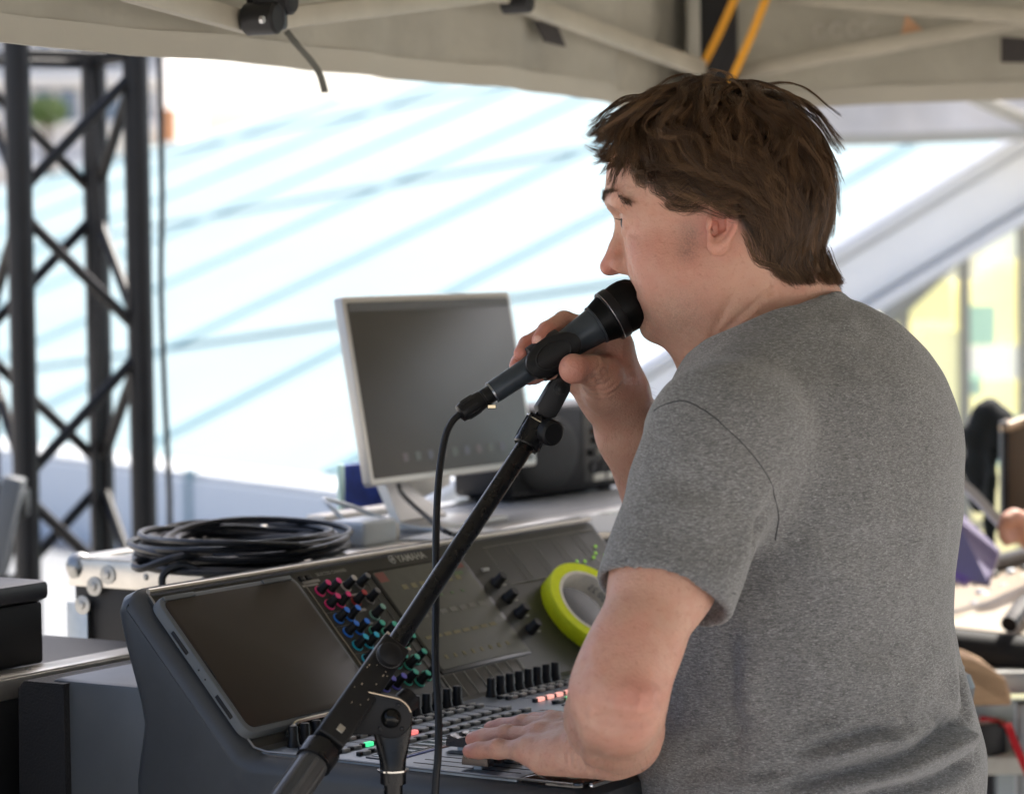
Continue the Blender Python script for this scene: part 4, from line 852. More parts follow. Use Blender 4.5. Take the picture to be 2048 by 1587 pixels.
# rear end of the boom: collar and telescopic grip
t0 = ch1 + chd * .002
part('boom_tail', cyl(ch1 - chd * .01, t0 + chd * .02, .0083, n=20), m_st, ms, world=True)
part('tail_collar', lathe([(.0112, 0), (.0158, .0008), (.0160, .003), (.0156, .0165), (.0125, .0175)], t0 + chd * .0035, chd, 28), m_st, ms, world=True)
part('tail_grip', lathe([(.0122, .016), (.0132, .02), (.0132, .10), (.0126, .103), (.002, .104)], t0, chd, 28), M('grip_grey', (.045, .046, .046), .4), ms, world=True)
part('grip_flute', join(*[box(t0 + chd * .058 + (tow * math.cos(a) + sdv * math.sin(a)) * .0132, (.07, .004, .0016), .0007, 1, np.array([chd, -tow * math.sin(a) + sdv * math.cos(a), tow * math.cos(a) + sdv * math.sin(a)]).T) for a in np.linspace(0, 2 * math.pi, 9)[:-1]]), M('grip_grey2', (.06, .06, .06), .35), ms, world=True)

# ================================================================== PERSON: implicit surfaces
class Prim:
    def __init__(s, f, c, r, k=.01, op='u'): s.f, s.c, s.r, s.k, s.op = f, np.asarray(c, float), r, k, op
def cone(a, b, ra, rb, k=.01, op='u', W=None):
    """tapered capsule; W squashes space (3x3) for oval sections"""
    a, b = np.asarray(a, float), np.asarray(b, float); sc = 1.0
    if W is not None:
        Wm = np.asarray(W, float); sc = 1 / np.max(np.linalg.svd(Wm)[1]); A, B = Wm @ a, Wm @ b
    else: Wm = None; A, B = a, b
    ba = B - A; l2 = ba @ ba + 1e-12
    def f(p):
        q = p if Wm is None else p @ Wm.T
        pa = q - A; t = np.clip(pa @ ba / l2, 0, 1); d = pa - t[:, None] * ba
        return (np.sqrt(d[:, 0] ** 2 + d[:, 1] ** 2 + d[:, 2] ** 2) - (ra + (rb - ra) * t)) * sc
    mx = max(ra, rb) / (1.0 if Wm is None else np.min(np.linalg.svd(Wm)[1]))
    return Prim(f, (a + b) / 2, np.linalg.norm(a - b) / 2 + mx, k, op)
def ell(c, radii, axes=None, k=.01, op='u'):
    c = np.asarray(c, float); R_ = np.asarray(radii, float); Ax = np.eye(3) if axes is None else np.asarray(axes, float)
    def f(p):
        q = (p - c) @ Ax.T; a_ = q / R_; b_ = a_ / R_; k0 = np.sqrt(a_[:, 0] ** 2 + a_[:, 1] ** 2 + a_[:, 2] ** 2) + 1e-9; k1 = np.sqrt(b_[:, 0] ** 2 + b_[:, 1] ** 2 + b_[:, 2] ** 2) + 1e-9
        return k0 * (k0 - 1) / k1
    return Prim(f, c, max(R_), k, op)
def chain(pts, rs, k=.006, op='u', W=None): return [cone(pts[i], pts[i + 1], rs[i], rs[i + 1], k, op, W) for i in range(len(pts) - 1)]
def halfspace(p0, n, k=.002):
    p0 = np.asarray(p0, float); n = nrm(n); return Prim(lambda p: (p - p0) @ n, p0, 99, k, 'i')      # keeps where (p-p0).n < 0
def field(prims, p, cen=None, rr=None):
    d = np.full(len(p), 1.0)
    for q in prims:
        if cen is not None and np.linalg.norm(q.c - cen) > q.r * (1.0 if q.r > .2 else 1.15) + q.k + rr + .012: continue
        e = q.f(p)
        if q.op == 'u':
            h = np.maximum(q.k - np.abs(d - e), 0) / q.k; d = np.minimum(d, e) - h * h * q.k * .25
        elif q.op == 's':
            e = -e; h = np.maximum(q.k - np.abs(d - e), 0) / q.k; d = np.maximum(d, e) + h * h * q.k * .25
        else:
            h = np.maximum(q.k - np.abs(d - e), 0) / q.k; d = np.maximum(d, e) + h * h * q.k * .25
    return d
def surface(prims, lo, hi, h, B=24):
    """surface nets over the blocks the surface passes through -> (verts, quads)"""
    lo = np.asarray(lo, float); n = np.ceil((np.asarray(hi) - lo) / h).astype(int); NX = n + 4
    cid, cvx, quads = [], [], []
    gi = np.stack(np.meshgrid(*[np.arange(B + 1)] * 3, indexing='ij'), -1).reshape(-1, 3)
    half = B * h * math.sqrt(3) / 2
    key = lambda i: (i[..., 0].astype(np.int64) * (NX[1] + 8) + i[..., 1]) * (NX[2] + 8) + i[..., 2]
    offs = np.array([[0, 0, 0], [1, 0, 0], [0, 1, 0], [1, 1, 0], [0, 0, 1], [1, 0, 1], [0, 1, 1], [1, 1, 1]])
    edges = [(0, 1), (2, 3), (4, 5), (6, 7), (0, 2), (1, 3), (4, 6), (5, 7), (0, 4), (1, 5), (2, 6), (3, 7)]
    for bx in range(0, n[0], B):
        for by in range(0, n[1], B):
            for bz in range(0, n[2], B):
                o = np.array([bx, by, bz]); cen = lo + (o + B / 2) * h
                dc = field(prims, cen[None], cen, half)[0]
                if abs(dc) > half * 2.0 + .02: continue
                D = field(prims, lo + (o + gi) * h, cen, half).reshape(B + 1, B + 1, B + 1)
                S = D < 0
                if S.all() or not S.any(): continue
                C = [D[a:a + B, b:b + B, c:c + B] for a, b, c in offs]; sg = [c < 0 for c in C]; cnt = sum(s.astype(int) for s in sg); act = (cnt > 0) & (cnt < 8)
                idx = np.argwhere(act)
                if len(idx):
                    cv = np.stack([c[act] for c in C], 1); acc = np.zeros((len(idx), 3)); num = np.zeros(len(idx))
                    for a, b in edges:
                        m = (cv[:, a] < 0) != (cv[:, b] < 0); t = np.where(m, cv[:, a] / (cv[:, a] - cv[:, b] + 1e-20), 0)
                        acc += np.where(m[:, None], offs[a] + t[:, None] * (offs[b] - offs[a]), 0); num += m
                    cid.append(key(idx + o)); cvx.append(lo + (idx + o + acc / num[:, None]) * h)
                for ax in range(3):
                    u, v = (ax + 1) % 3, (ax + 2) % 3
                    s0 = S[:B, :B, :B]; sl = [slice(0, B)] * 3; sl[ax] = slice(1, B + 1); s1 = S[tuple(sl)]
                    e = np.argwhere(s0 != s1)
                    if not len(e): continue
                    fl = s0[tuple(e.T)]; g = e + o; U = np.zeros(3, int); U[u] = 1; W_ = np.zeros(3, int); W_[v] = 1
                    q = np.stack([key(g), key(g - U), key(g - U - W_), key(g - W_)], 1); q[~fl] = q[~fl][:, ::-1]; quads.append(q)
    cid = np.concatenate(cid); V = np.concatenate(cvx); Q = np.concatenate(quads)
    o = np.argsort(cid); cs = cid[o]; ix = np.clip(np.searchsorted(cs, Q), 0, len(cs) - 1); ok = (cs[ix] == Q).all(1)
    return V, o[ix][ok]
def vnormals(V, Q):
    n = np.zeros_like(V); a = np.cross(V[Q[:, 2]] - V[Q[:, 0]], V[Q[:, 3]] - V[Q[:, 1]])
    for i in range(4): np.add.at(n, Q[:, i], a)
    return n / (np.linalg.norm(n, axis=1)[:, None] + 1e-12)
def relax(V, Q, it=2, lam=.5):
    for _ in range(it):
        s = np.zeros_like(V); c = np.zeros(len(V))
        for i in range(4):
            for j in (1, 3):
                np.add.at(s, Q[:, i], V[Q[:, (i + j) % 4]]); np.add.at(c, Q[:, i], 1)
        V = V + lam * (s / c[:, None] - V)
    return V
def fastmesh(name, V, Q, mat, parent, attrs=None):
    me = bpy.data.meshes.new(name); L = np.array(parent.location) if parent is not None else np.zeros(3); Vf = (V - L).astype(np.float32)
    me.vertices.add(len(Vf)); me.vertices.foreach_set('co', Vf.ravel()); k = Q.shape[1]
    me.loops.add(len(Q) * k); me.loops.foreach_set('vertex_index', Q.astype(np.int32).ravel())
    me.polygons.add(len(Q)); me.polygons.foreach_set('loop_start', np.arange(0, len(Q) * k, k, dtype=np.int32))
    me.polygons.foreach_set('use_smooth', np.ones(len(Q), bool)); me.update(calc_edges=True); me.validate()
    for nm, val in (attrs or {}).items():
        at = me.attributes.new(nm, 'FLOAT', 'POINT'); at.data.foreach_set('value', np.asarray(val, np.float32))
    me.materials.append(mat); o = bpy.data.objects.new(name, me); return link(o, parent)
def traces(prims, pts, y0=2.0, steps=70):
    """where the rays through photo pixels meet the surface (None where they miss)"""
    d = np.array([ray(u, v) for u, v in pts]); p = CPOS + d * (y0 / d[:, 1])[:, None]
    for _ in range(steps): p = p + d * np.clip(field(prims, p) * .75, -.002, .08)[:, None]
    e = field(prims, p); return [q if abs(x) < .002 and q[1] < 3.2 else None for q, x in zip(p, e)]
def multi(prims, lists):
    """traces many polylines at once"""
    fl = traces(prims, [q for l in lists for q in l]); out, k = [], 0
    for l in lists: out.append([x for x in fl[k:k + len(l)] if x is not None]); k += len(l)
    return out
def seg_dist(Pn, poly, reach=.05):
    """distance of points to a polyline (9 beyond its reach)"""
    d = np.full(len(Pn), 9.0); A = np.array(poly); m = ((Pn > A.min(0) - reach) & (Pn < A.max(0) + reach)).all(1); Pm_ = Pn[m]; e = np.full(len(Pm_), 81.0)
    for a, b in zip(A[:-1], A[1:]):
        ab = b - a; pa = Pm_ - a; t = np.clip(pa @ ab / (ab @ ab + 1e-12), 0, 1); q = pa - t[:, None] * ab; e = np.minimum(e, q[:, 0] ** 2 + q[:, 1] ** 2 + q[:, 2] ** 2)
    d[m] = np.sqrt(e); return d
def vnoise(p, s, seed=0):
    """cheap smooth value noise"""
    q = p * s + seed * 17.3; i = np.floor(q).astype(np.int64); f = q - i; f = f * f * (3 - 2 * f); out = np.zeros(len(p))
    for a in (0, 1):
        for b in (0, 1):
            for c in (0, 1):
                h = ((i[:, 0] + a) * 73856093 ^ (i[:, 1] + b) * 19349663 ^ (i[:, 2] + c) * 83492791 ^ seed * 2654435761) & 0xffffff
                r = (h * 1103515245 + 12345 & 0x7fffffff) / 0x7fffffff
                out += r * (f[:, 0] if a else 1 - f[:, 0]) * (f[:, 1] if b else 1 - f[:, 1]) * (f[:, 2] if c else 1 - f[:, 2])
    return out - .5

# ---- head frame: x towards the face, y towards his left (the camera), z up, centimetres
HPHI = rad(18); HC = P(1440, 450, 2.58)
e1 = np.array([-math.cos(HPHI), math.sin(HPHI), 0]); e2 = np.array([-math.sin(HPHI), -math.cos(HPHI), 0]); e3 = np.array([0, 0, 1.0])
HF = np.array([e1, e2, e3])
def hp(x, y, z): return HC + (e1 * x + e2 * y + e3 * z) * .01
def hax(pitch=0, yaw=0):
    c, s = math.cos(rad(pitch)), math.sin(rad(pitch)); a = e1 * c - e3 * s; b = e3 * c + e1 * s
    cy, sy = math.cos(rad(yaw)), math.sin(rad(yaw)); return np.array([a * cy + e2 * sy, e2 * cy - a * sy, b])
def hell(x, y, z, rx, ry, rz, k=1.2, op='u', pitch=0, yaw=0): return ell(hp(x, y, z), np.array([rx, ry, rz]) * .01, hax(pitch, yaw), k * .01, op)
def hcone(a, b, ra, rb, k=1.0, op='u'): return cone(hp(*a), hp(*b), ra * .01, rb * .01, k * .01, op)
scalp = [hell(.2, 0, 4.6, 9.0, 7.4, 7.6, 1), hell(3.6, 0, 4.0, 6.4, 6.6, 5.6, 3), hell(-3.6, 0, 1.6, 5.2, 6.4, 5.2, 3)]
head = list(scalp)
head += [hell(3.0, 0, -2.6, 5.7, 5.9, 5.2, 2.2), hell(.8, 0, -5.2, 5.6, 6.5, 4.4, 2.5),          # mid face, jaw mass
         hell(4.1, 0, -5.7, 3.25, 3.9, 2.9, 1.6),                                              # mouth barrel
         hell(5.95, 0, -9.2, 1.62, 2.0, 1.42, 1.0),                                             # chin
         hell(2.2, 0, -7.4, 4.2, 5.2, 2.9, 1.8), hell(.2, 0, -8.6, 4.6, 5.2, 3.0, 2)]          # under the jaw
for s in (1, -1):
    head += [hell(4.0, 3.7 * s, -3.2, 3.0, 2.6, 3.0, 2.0), hell(2.4, 4.5 * s, -5.6, 2.9, 2.2, 2.8, 2.2),      # cheek, jowl
             hcone((9.45, .6 * s, 2.5), (8.0, 4.5 * s, 2.35), .95, .85, 1.4),                                # brow
             hell(9.2, 3.2 * s, .25, 1.7, 1.75, 1.25, 1.0, 's'),                                             # eye socket
             hell(7.15, 3.1 * s, .35, 1.22, 1.25, 1.2, .35),                                                 # eyeball bulge
             hcone((7.9, 1.9 * s, .45), (8.2, 3.0 * s, .92), .26, .32, .2), hcone((8.2, 3.0 * s, 1.0), (6.75, 4.5 * s, .40), .32, .26, .2),
             hcone((7.8, 1.9 * s, .1), (8.05, 3.0 * s, -.52), .22, .32, .5), hcone((8.05, 3.0 * s, -.58), (6.7, 4.4 * s, .0), .30, .24, .4),
             hcone((7.5, 2.2 * s, -1.5), (7.0, 3.9 * s, -1.2), .35, .4, .8)]
head += [hcone((9.25, 0, .4), (9.75, 0, -1.9), .50, .62, 1.0), hcone((9.75, 0, -1.9), (10.5, 0, -3.62), .62, .86, .6),   # nose
         hell(9.3, 0, -3.3, 1.2, 1.35, .95, .7)]
for s in (1, -1):
    head += [hell(8.85, 1.25 * s, -3.6, 1.05, .6, .82, .45), hell(9.5, .95 * s, -4.12, .66, .50, .34, .15, 's', pitch=-8)]
head += [hcone((7.75, 1.2, -5.75), (7.75, -1.2, -5.75), .42, .42, .6), hcone((6.9, 2.4, -6.3), (7.75, 1.2, -5.8), .25, .4, .5), hcone((6.9, -2.4, -6.3), (7.75, -1.2, -5.8), .25, .4, .5),
         hcone((6.95, 1.2, -7.05), (6.95, -1.2, -7.05), .50, .50, .5), hell(8.0, 0, -6.42, 1.6, 2.1, .24, .2, 's'), hcone((7.85, 1.3, -8.0), (7.85, -1.3, -8.0), .34, .34, .6, 's')]       # lips and mouth opening
for s in (1, -1): head += [hcone((8.75, 1.9 * s, -3.6), (7.35, 2.9 * s, -5.6), .22, .28, .9, 's')]                       # smile fold
# neck
NB = P(1575, 665, 2.60)
head += [cone(hp(-2.6, 0, -3.5), NB + [.0, 0, -.03], .064, .074, .03), cone(hp(-.6, 0, -7.0), NB + [-.030, 0, -.06], .050, .066, .03)]
# ears
def ear(s):
    ax = hax(-8, 0); o = (-1.55, 7.45 * s, .35)
    yw = 20 * s; A = hax(-8, yw)
    def q(x, y, z): return HC + np.array(hp(*o) - HC) + (A[0] * x * .74 + A[1] * y * 1 + A[2] * z * .94) * .01
    E = [ell(q(-.5, .25 * s, 0), np.array([1.3, .5, 2.7]) * .01, A, .006)]
    rim = [(.9, 1.35), (.55, 2.5), (-.35, 3.05), (-1.35, 2.8), (-2.0, 1.8), (-2.15, .5), (-1.85, -.8), (-1.25, -1.9)]
    pts = [q(x, .62 * s, z) for x, z in rim]; E += chain(pts, [.28, .32, .34, .34, .33, .31, .28, .3], .0035) if False else [cone(pts[i], pts[i + 1], .0031, .0031, .003) for i in range(len(pts) - 1)]
    E += [ell(q(-.45, .45 * s, -2.3), np.array([.95, .5, 1.0]) * .01, A, .006)]
    E += [ell(q(-.35, .85 * s, -.15), np.array([.80, .66, 1.15]) * .01, A, .004, 's'), ell(q(-.75, .95 * s, 1.5), np.array([.5, .42, .85]) * .01, A, .004, 's')]
    E += [cone(q(-1.35, .55 * s, .9), q(-1.15, .55 * s, -.9), .0026, .0028, .004), ell(q(.62, .42 * s, -.35), np.array([.42, .5, .62]) * .01, A, .004), ell(q(.22, .55 * s, -.55), np.array([.28, .6, .42]) * .01, A, .002, 's')]
    return E
head += ear(1) + ear(-1)

# ---- torso frame
BPHI = rad(20); b1 = np.array([-math.cos(BPHI), math.sin(BPHI), 0]); b2 = np.array([-math.sin(BPHI), -math.cos(BPHI), 0])
def squash(lat): return np.eye(3) - np.outer(b2, b2) * (1 - 1 / lat)         # lateral stretch by lat
SL_ = P(1440, 880, 2.35); SR_ = P(1690, 850, 2.72); EL = P(1230, 1394, 2.205)
T = [P(1640, 1800, 2.56), P(1608, 1540, 2.545), P(1578, 1260, 2.535), P(1590, 1010, 2.53), P(1600, 860, 2.535), P(1580, 745, 2.56)]
# left forearm and hand on the faders
ZDK = CBASE + ZD
def hitz(u, v, z): return hit(u, v, (0, 0, z), cz)
hf = nrm(cw * .24 + cb * .97); hl = np.array([hf[1], -hf[0], 0])
M5 = hitz(1058, 1500, ZDK + .029)
LH = []
mc_ = [M5, M5 + hl * .0210 + hf * .007 + [0, 0, .008], M5 + hl * .043 + hf * .011 + [0, 0, .013], M5 + hl * .065 + hf * .007 + [0, 0, .013]]
ln_ = [.072, .090, .097, .087]; fr_ = [.0079, .0088, .0091, .0089]; sp_ = [-.16, -.05, .07, .16]
WL = M5 + hl * .026 - hf * .088 + [0, 0, .012]
fdir = []
for i in range(4):
    d = nrm(hf + hl * sp_[i]); L = ln_[i]; m = mc_[i]; zt_ = ZDK + .0225 + .004 * i - m[2]; r = fr_[i]
    j1 = m + d * L * .45 + [0, 0, .001 + zt_ * .42]; j2 = m + d * L * .75 + [0, 0, zt_ * .75]; j3 = m + d * (L - r) + [0, 0, zt_]
    LH += [cone(m, j1, r * 1.12, r * 1.0, .004), cone(j1, j2, r * 1.06, r * .92, .0025), cone(j2, j3, r * .95, r * .80, .0025)]
    LH += [ell(j1 + [0, 0, r * .06], (r * 1.06,) * 3, None, .004)]
    LH += [cone(WL + hl * (-.018 + .012 * i) + [0, 0, .004], m, .0135, r * 1.3, .012)]
    LH += [ell(m + [0, 0, r * .2], (r * 1.0, r * 1.0, r * .8), None, .010)]
    LH += [cone(WL + hl * (-.010 + .007 * i) + [0, 0, .018], m + [0, 0, r * .95], .0022, .0024, .006)]       # tendons
    fdir.append((j2, j3, d, r))
tb0 = WL + hl * .024 + hf * .02; LH += chain([tb0, WL + hl * .052 + hf * .050 + [0, 0, -.006], WL + hl * .062 + hf * .080 + [0, 0, -.014], WL + hl * .060 + hf * .106 + [0, 0, -.018]], [.017, .0125, .011, .0085], .01)
LH += [cone(WL - hl * .018 + [0, 0, -.010], M5 - hf * .018 + [0, 0, -.006], .017, .013, .012), cone(WL + hl * .014, WL + hl * .026 + hf * .055, .017, .013, .014)]
AW = WL + nrm(EL - WL) * .010
ua = SL_ + (EL - SL_) * .55
arml = [cone(SL_, ua, .036, .0410, .015), cone(ua, EL + nrm(SL_ - EL) * .05, .0400, .0335, .015), cone(EL + nrm(SL_ - EL) * .05, EL, .0335, .0255, .015),
        ell(EL + nrm(EL - WL) * .012 + [.012, 0, -.008], (.016, .016, .015), None, .014),                     # point of the elbow
        cone(EL + nrm(WL - EL) * .015 + [-.002, 0, .012], EL + nrm(WL - EL) * .085 + [-.006, 0, .004], .0285, .0325, .035), cone(EL + nrm(WL - EL) * .085 + [-.006, 0, .004], WL + nrm(EL - WL) * .045, .0325, .0285, .03),
        cone(WL + nrm(EL - WL) * .045, WL, .030, .0265, .015), ell(EL + (WL - EL) * .22 + [.002, 0, -.006], (.027, .050, .027), None, .035), ell(WL + nrm(EL - WL) * .018 - hl * .019 + [0, 0, .008], (.0105, .0105, .0095), None, .012)]
# right arm and hand on the microphone
WR = P(1236, 812, 2.650); ER = P(1425, 1175, 2.80)
RH = []
def Pm(l): return [P(*q) for q in l]
fing = [([(1214, 668, 2.628), (1128, 642, 2.622), (1094, 662, 2.598), (1079, 681, 2.580)], .0092), ([(1190, 694, 2.638), (1088, 672, 2.632), (1056, 690, 2.609), (1043, 707, 2.592)], .0092),
        ([(1170, 720, 2.642), (1062, 708, 2.640), (1040, 724, 2.618), (1033, 731, 2.606)], .0086), ([(1155, 748, 2.640), (1092, 742, 2.646), (1068, 752, 2.632), (1058, 757, 2.620)], .0078)]
for pts, r in fing:
    q = Pm(pts); RH += [cone(q[0], q[1], r * 1.15, r * 1.02, .005), cone(q[1], q[2], r * 1.04, r * .95, .003), cone(q[2], q[3], r * .96, r * .82, .003), cone(WR + [0, .0, .012], q[0], .020, r * 1.4, .015)]
th = Pm([(1216, 775, 2.622), (1205, 752, 2.600), (1182, 740, 2.580), (1150, 737, 2.560)])
RH += [cone(WR + [0, -.008, .006], th[0], .022, .0225, .012), cone(th[0], th[1], .0215, .0175, .012), cone(th[1], th[2], .0172, .0140, .008), cone(th[2], th[3], .0140, .0125, .004), ell(th[3] + [-.002, -.003, 0], (.0128, .0120, .0135), None, .004)]
RH += [cone(P(1225, 700, 2.632), P(1232, 790, 2.645), .020, .024, .015), cone(P(1180, 700, 2.650), P(1215, 780, 2.655), .016, .022, .015), cone(P(1165, 760, 2.64), P(1210, 800, 2.65), .014, .02, .012)]
armr = [cone(WR + [0, 0, .006], WR + (ER - WR) * .14, .0285, .0300, .015), cone(WR + (ER - WR) * .14, WR + (ER - WR) * .62, .0300, .0460, .02), cone(WR + (ER - WR) * .62, ER, .046, .043, .02), cone(ER, SR_, .040, .035, .02)]
upper = [cone(NB + [.0, 0, -.05], SL_, .045, .040, .02), cone(NB + [0, 0, -.05], SR_, .045, .035, .02), cone(NB + [0, 0, -.05], T[3] + [0, 0, -.02], .05, .05, .03)]
# creases of the neck, laid on the skin
body = head + upper + arml + LH + armr + RH
man = thing('person', 'man in a grey heather t-shirt speaking into a microphone at the console', 'person', (T[0][0], T[0][1], 0))
HB = 0.0020
allc = np.array([q.c for q in body]); V, Q = surface(body, allc.min(0) - .1, (.50, 2.95, 1.81), HB)
V = relax(V, Q, 2, .4)
N_ = vnormals(V, Q)
X = (V - HC) @ HF.T * 100                                   # head space, cm
def blob(cx, cy, cz_, r, w=1.0): return w * np.exp(-(((X[:, 0] - cx) ** 2 + (X[:, 1] - cy) ** 2 + (X[:, 2] - cz_) ** 2) / r ** 2))
red = np.zeros(len(V))
for s in (1, -1): red += blob(5.5, 5.6 * s, -3.2, 3.2, .55) + blob(-1.6, 7.6 * s, 0, 2.4, .75) + blob(1.0, 6.6 * s, -4.5, 3.0, .25)
red += blob(10.6, 0, -3.6, 1.8, .9) + blob(8.2, 0, -6.3, 1.3, .8) + .0
def wb(c, r, w): return w * np.exp(-((V - np.asarray(c)) ** 2).sum(1) / r ** 2)
red += wb(EL + [.014, -.02, -.005], .026, .55) + wb(EL + [.0, -.02, .06], .06, .2)
for j2, j3, d, r in fdir: red += wb(j3, .022, .55) + wb(j2 - d * .02, .012, .3)
for pts, r in fing: red += wb(P(*pts[3]), .02, .8) + wb(P(*pts[2]), .016, .3)
red += wb(th[3], .018, .9) + wb(P(1225, 740, 2.61), .03, .3)
red += .35 * np.clip(vnoise(V, 45, 3) + vnoise(V, 110, 4) * .6, -.3, .6) + .15
stub = np.clip(blob(6.5, 2.0, -8.6, 3.0, .8) + blob(6.5, -2.0, -8.6, 3.0, .8) + blob(3.0, 5.0, -8.2, 2.8, .6) + blob(8.2, 1.5, -5.3, 1.2, .5) + blob(1.0, 5.8, -7.2, 2.4, .4), 0, 1) * (X[:, 2] > -13)
sb_ = blob(1.3, 6.6, -2.6, 1.0, .9) + blob(1.2, 6.8, -.8, 1.2, 1.0)
nail = np.zeros(len(V))
for j2, j3, d, r in fdir: nail = np.maximum(nail, (np.linalg.norm((V - (j3 + [0, 0, r * .7])) * [1, 1, 1.2], axis=1) < r * .62).astype(float))
tn = P(1166, 760, 2.556)
nl = np.linalg.norm(V - P(1072, 676, 2.570), axis=1) < .0062
nail = np.maximum(nail, nl)
def skin_mat():
    m = bpy.data.materials.new('skin'); m.use_nodes = True; t = m.node_tree; b = t.nodes['Principled BSDF']; L = t.links.new
    b.inputs['Roughness'].default_value = .46; b.inputs['Specular IOR Level'].default_value = .38
    b.inputs['Subsurface Weight'].default_value = .22; b.inputs['Subsurface Radius'].default_value = (1.0, .35, .2); b.inputs['Subsurface Scale'].default_value = .006
    tc = t.nodes.new('ShaderNodeTexCoord')
    def attr(n): a = t.nodes.new('ShaderNodeAttribute'); a.attribute_name = n; return a.outputs['Fac']
    def noise(sc, d=4): n = t.nodes.new('ShaderNodeTexNoise'); n.inputs['Scale'].default_value = sc; n.inputs['Detail'].default_value = d; L(tc.outputs['Object'], n.inputs['Vector']); return n.outputs['Fac']
    def mix(f, a, c):
        x = t.nodes.new('ShaderNodeMix'); x.data_type = 'RGBA'; L(f, x.inputs[0])
        if hasattr(a, 'is_linked') or hasattr(a, 'links'): L(a, x.inputs[6])
        else: x.inputs[6].default_value = (*a, 1)
        x.inputs[7].default_value = (*c, 1); return x.outputs[2]
    def mr(s, a, c, d, e): r = t.nodes.new('ShaderNodeMapRange'); L(s, r.inputs[0]); r.inputs[1].default_value = a; r.inputs[2].default_value = c; r.inputs[3].default_value = d; r.inputs[4].default_value = e; return r.outputs[0]
    c = mix(attr('red'), (.585, .352, .252), (.585, .235, .175))
    c = mix(mr(noise(90), .45, .78, 0, .36), c, (.52, .22, .16)); c = mix(mr(noise(240, 2), .58, .72, 0, .38), c, (.42, .19, .13))
    c = mix(mr(noise(38), .5, .75, 0, .25), c, (.64, .43, .33))
    st = t.nodes.new('ShaderNodeMath'); st.operation = 'MULTIPLY'; L(attr('stubble'), st.inputs[0]); L(mr(noise(700, 2), .35, .65, .25, .75), st.inputs[1])
    c = mix(st.outputs[0], c, (.20, .14, .11)); c = mix(attr('nail'), c, (.68, .40, .32)); c = mix(attr('scalp'), c, (.022, .013, .008))
    L(c, b.inputs['Base Color']); L(mr(noise(70, 3), .3, .7, .36, .58), b.inputs['Roughness'])
    bp = t.nodes.new('ShaderNodeBump'); bp.inputs['Strength'].default_value = .6; bp.inputs['Distance'].default_value = .0008; L(noise(520, 3), bp.inputs['Height'])
    bp2 = t.nodes.new('ShaderNodeBump'); bp2.inputs['Strength'].default_value = .5; bp2.inputs['Distance'].default_value = .0015; L(noise(130, 3), bp2.inputs['Height']); L(bp.outputs[0], bp2.inputs['Normal']); L(bp2.outputs[0], b.inputs['Normal'])
    return m
# knuckle and wrist wrinkles
def wrinkle(a, b, n, amp, wd=.012, ln=.012):
    a, b = np.asarray(a), np.asarray(b); d = nrm(b - a); t = (V - a) @ d; Ls = np.linalg.norm(b - a); q = np.linalg.norm(V - a - np.clip(t, 0, Ls)[:, None] * d, axis=1)
    return -amp * np.exp(-(q / wd) ** 2) * np.maximum(0, np.sin(2 * math.pi * n * t / Ls + 2 * vnoise(V, 60, 5))) ** 3 * ((t > 0) & (t < Ls))
disp = np.zeros(len(V))
for i in range(4):
    j2, j3, d, r = fdir[i]; m = mc_[i]; pip = m + d * ln_[i] * .45
    disp += wrinkle(pip - d * .008 + [0, 0, r], pip + d * .008 + [0, 0, r], 4, .0010, .008) + wrinkle(j2 - d * .004 + [0, 0, r], j2 + d * .004 + [0, 0, r], 3, .0005, .007)
disp += wrinkle(WL + hf * .035 - hl * .02 + [0, 0, .01], WL - hf * .01 - hl * .02 + [0, 0, .01], 7, .0017, .03)
disp += wrinkle(P(1175, 725, 2.57), P(1205, 790, 2.60), 6, .0014, .022)
FL_ = (([(1556, 570), (1520, 598), (1484, 630), (1450, 664), (1420, 706)], -.0030, .0032), ([(1545, 585), (1512, 612), (1480, 642), (1450, 676)], .0022, .006), ([(1472, 585), (1450, 620), (1432, 655), (1420, 690)], -.0016, .004),
                     ([(1236, 372), (1256, 368), (1280, 374)], -.0010, .0018), ([(1234, 384), (1252, 381), (1274, 388)], -.0008, .0018), ([(1262, 442), (1276, 446), (1290, 447)], -.0008, .0016), ([(1258, 458), (1270, 470), (1290, 474)], -.0004, .0030),
                     ([(1236, 428), (1246, 430), (1258, 437), (1270, 444)], .0013, .0022), ([(1238, 419), (1252, 421), (1270, 431)], -.0014, .0020), ([(1242, 449), (1252, 451), (1264, 448)], .0009, .0020), ([(1248, 462), (1262, 469), (1284, 468)], -.0006, .0030),
                     ([(1436, 404), (1455, 399), (1469, 410), (1473, 430), (1470, 452), (1461, 474), (1450, 490)], .0026, .0028), ([(1459, 412), (1464, 432), (1461, 452), (1454, 466)], -.0026, .0024), ([(1450, 422), (1453, 442), (1449, 464)], .0016, .0026),
                     ([(1437, 440), (1440, 455), (1438, 470)], -.0050, .0070), ([(1429, 452), (1430, 464), (1434, 474)], -.0055, .0032), ([(1419, 448), (1420, 462)], .0022, .0035), ([(1256, 520), (1262, 536), (1264, 552), (1272, 570)], -.0012, .0030), ([(1238, 500), (1250, 508), (1254, 526)], -.0010, .0025))
for (pts, am, wd_), q in zip(FL_, multi(head, [f_[0] for f_ in FL_])):
    if len(q) > 1:
        q = spline(q, 5); dd = seg_dist(V, q, 3.2 * wd_); en = np.minimum(np.linalg.norm(V - q[0], axis=1), np.linalg.norm(V - q[-1], axis=1)); disp += am * np.exp(-(dd / wd_) ** 2) * np.clip(en / .007, .25, 1)
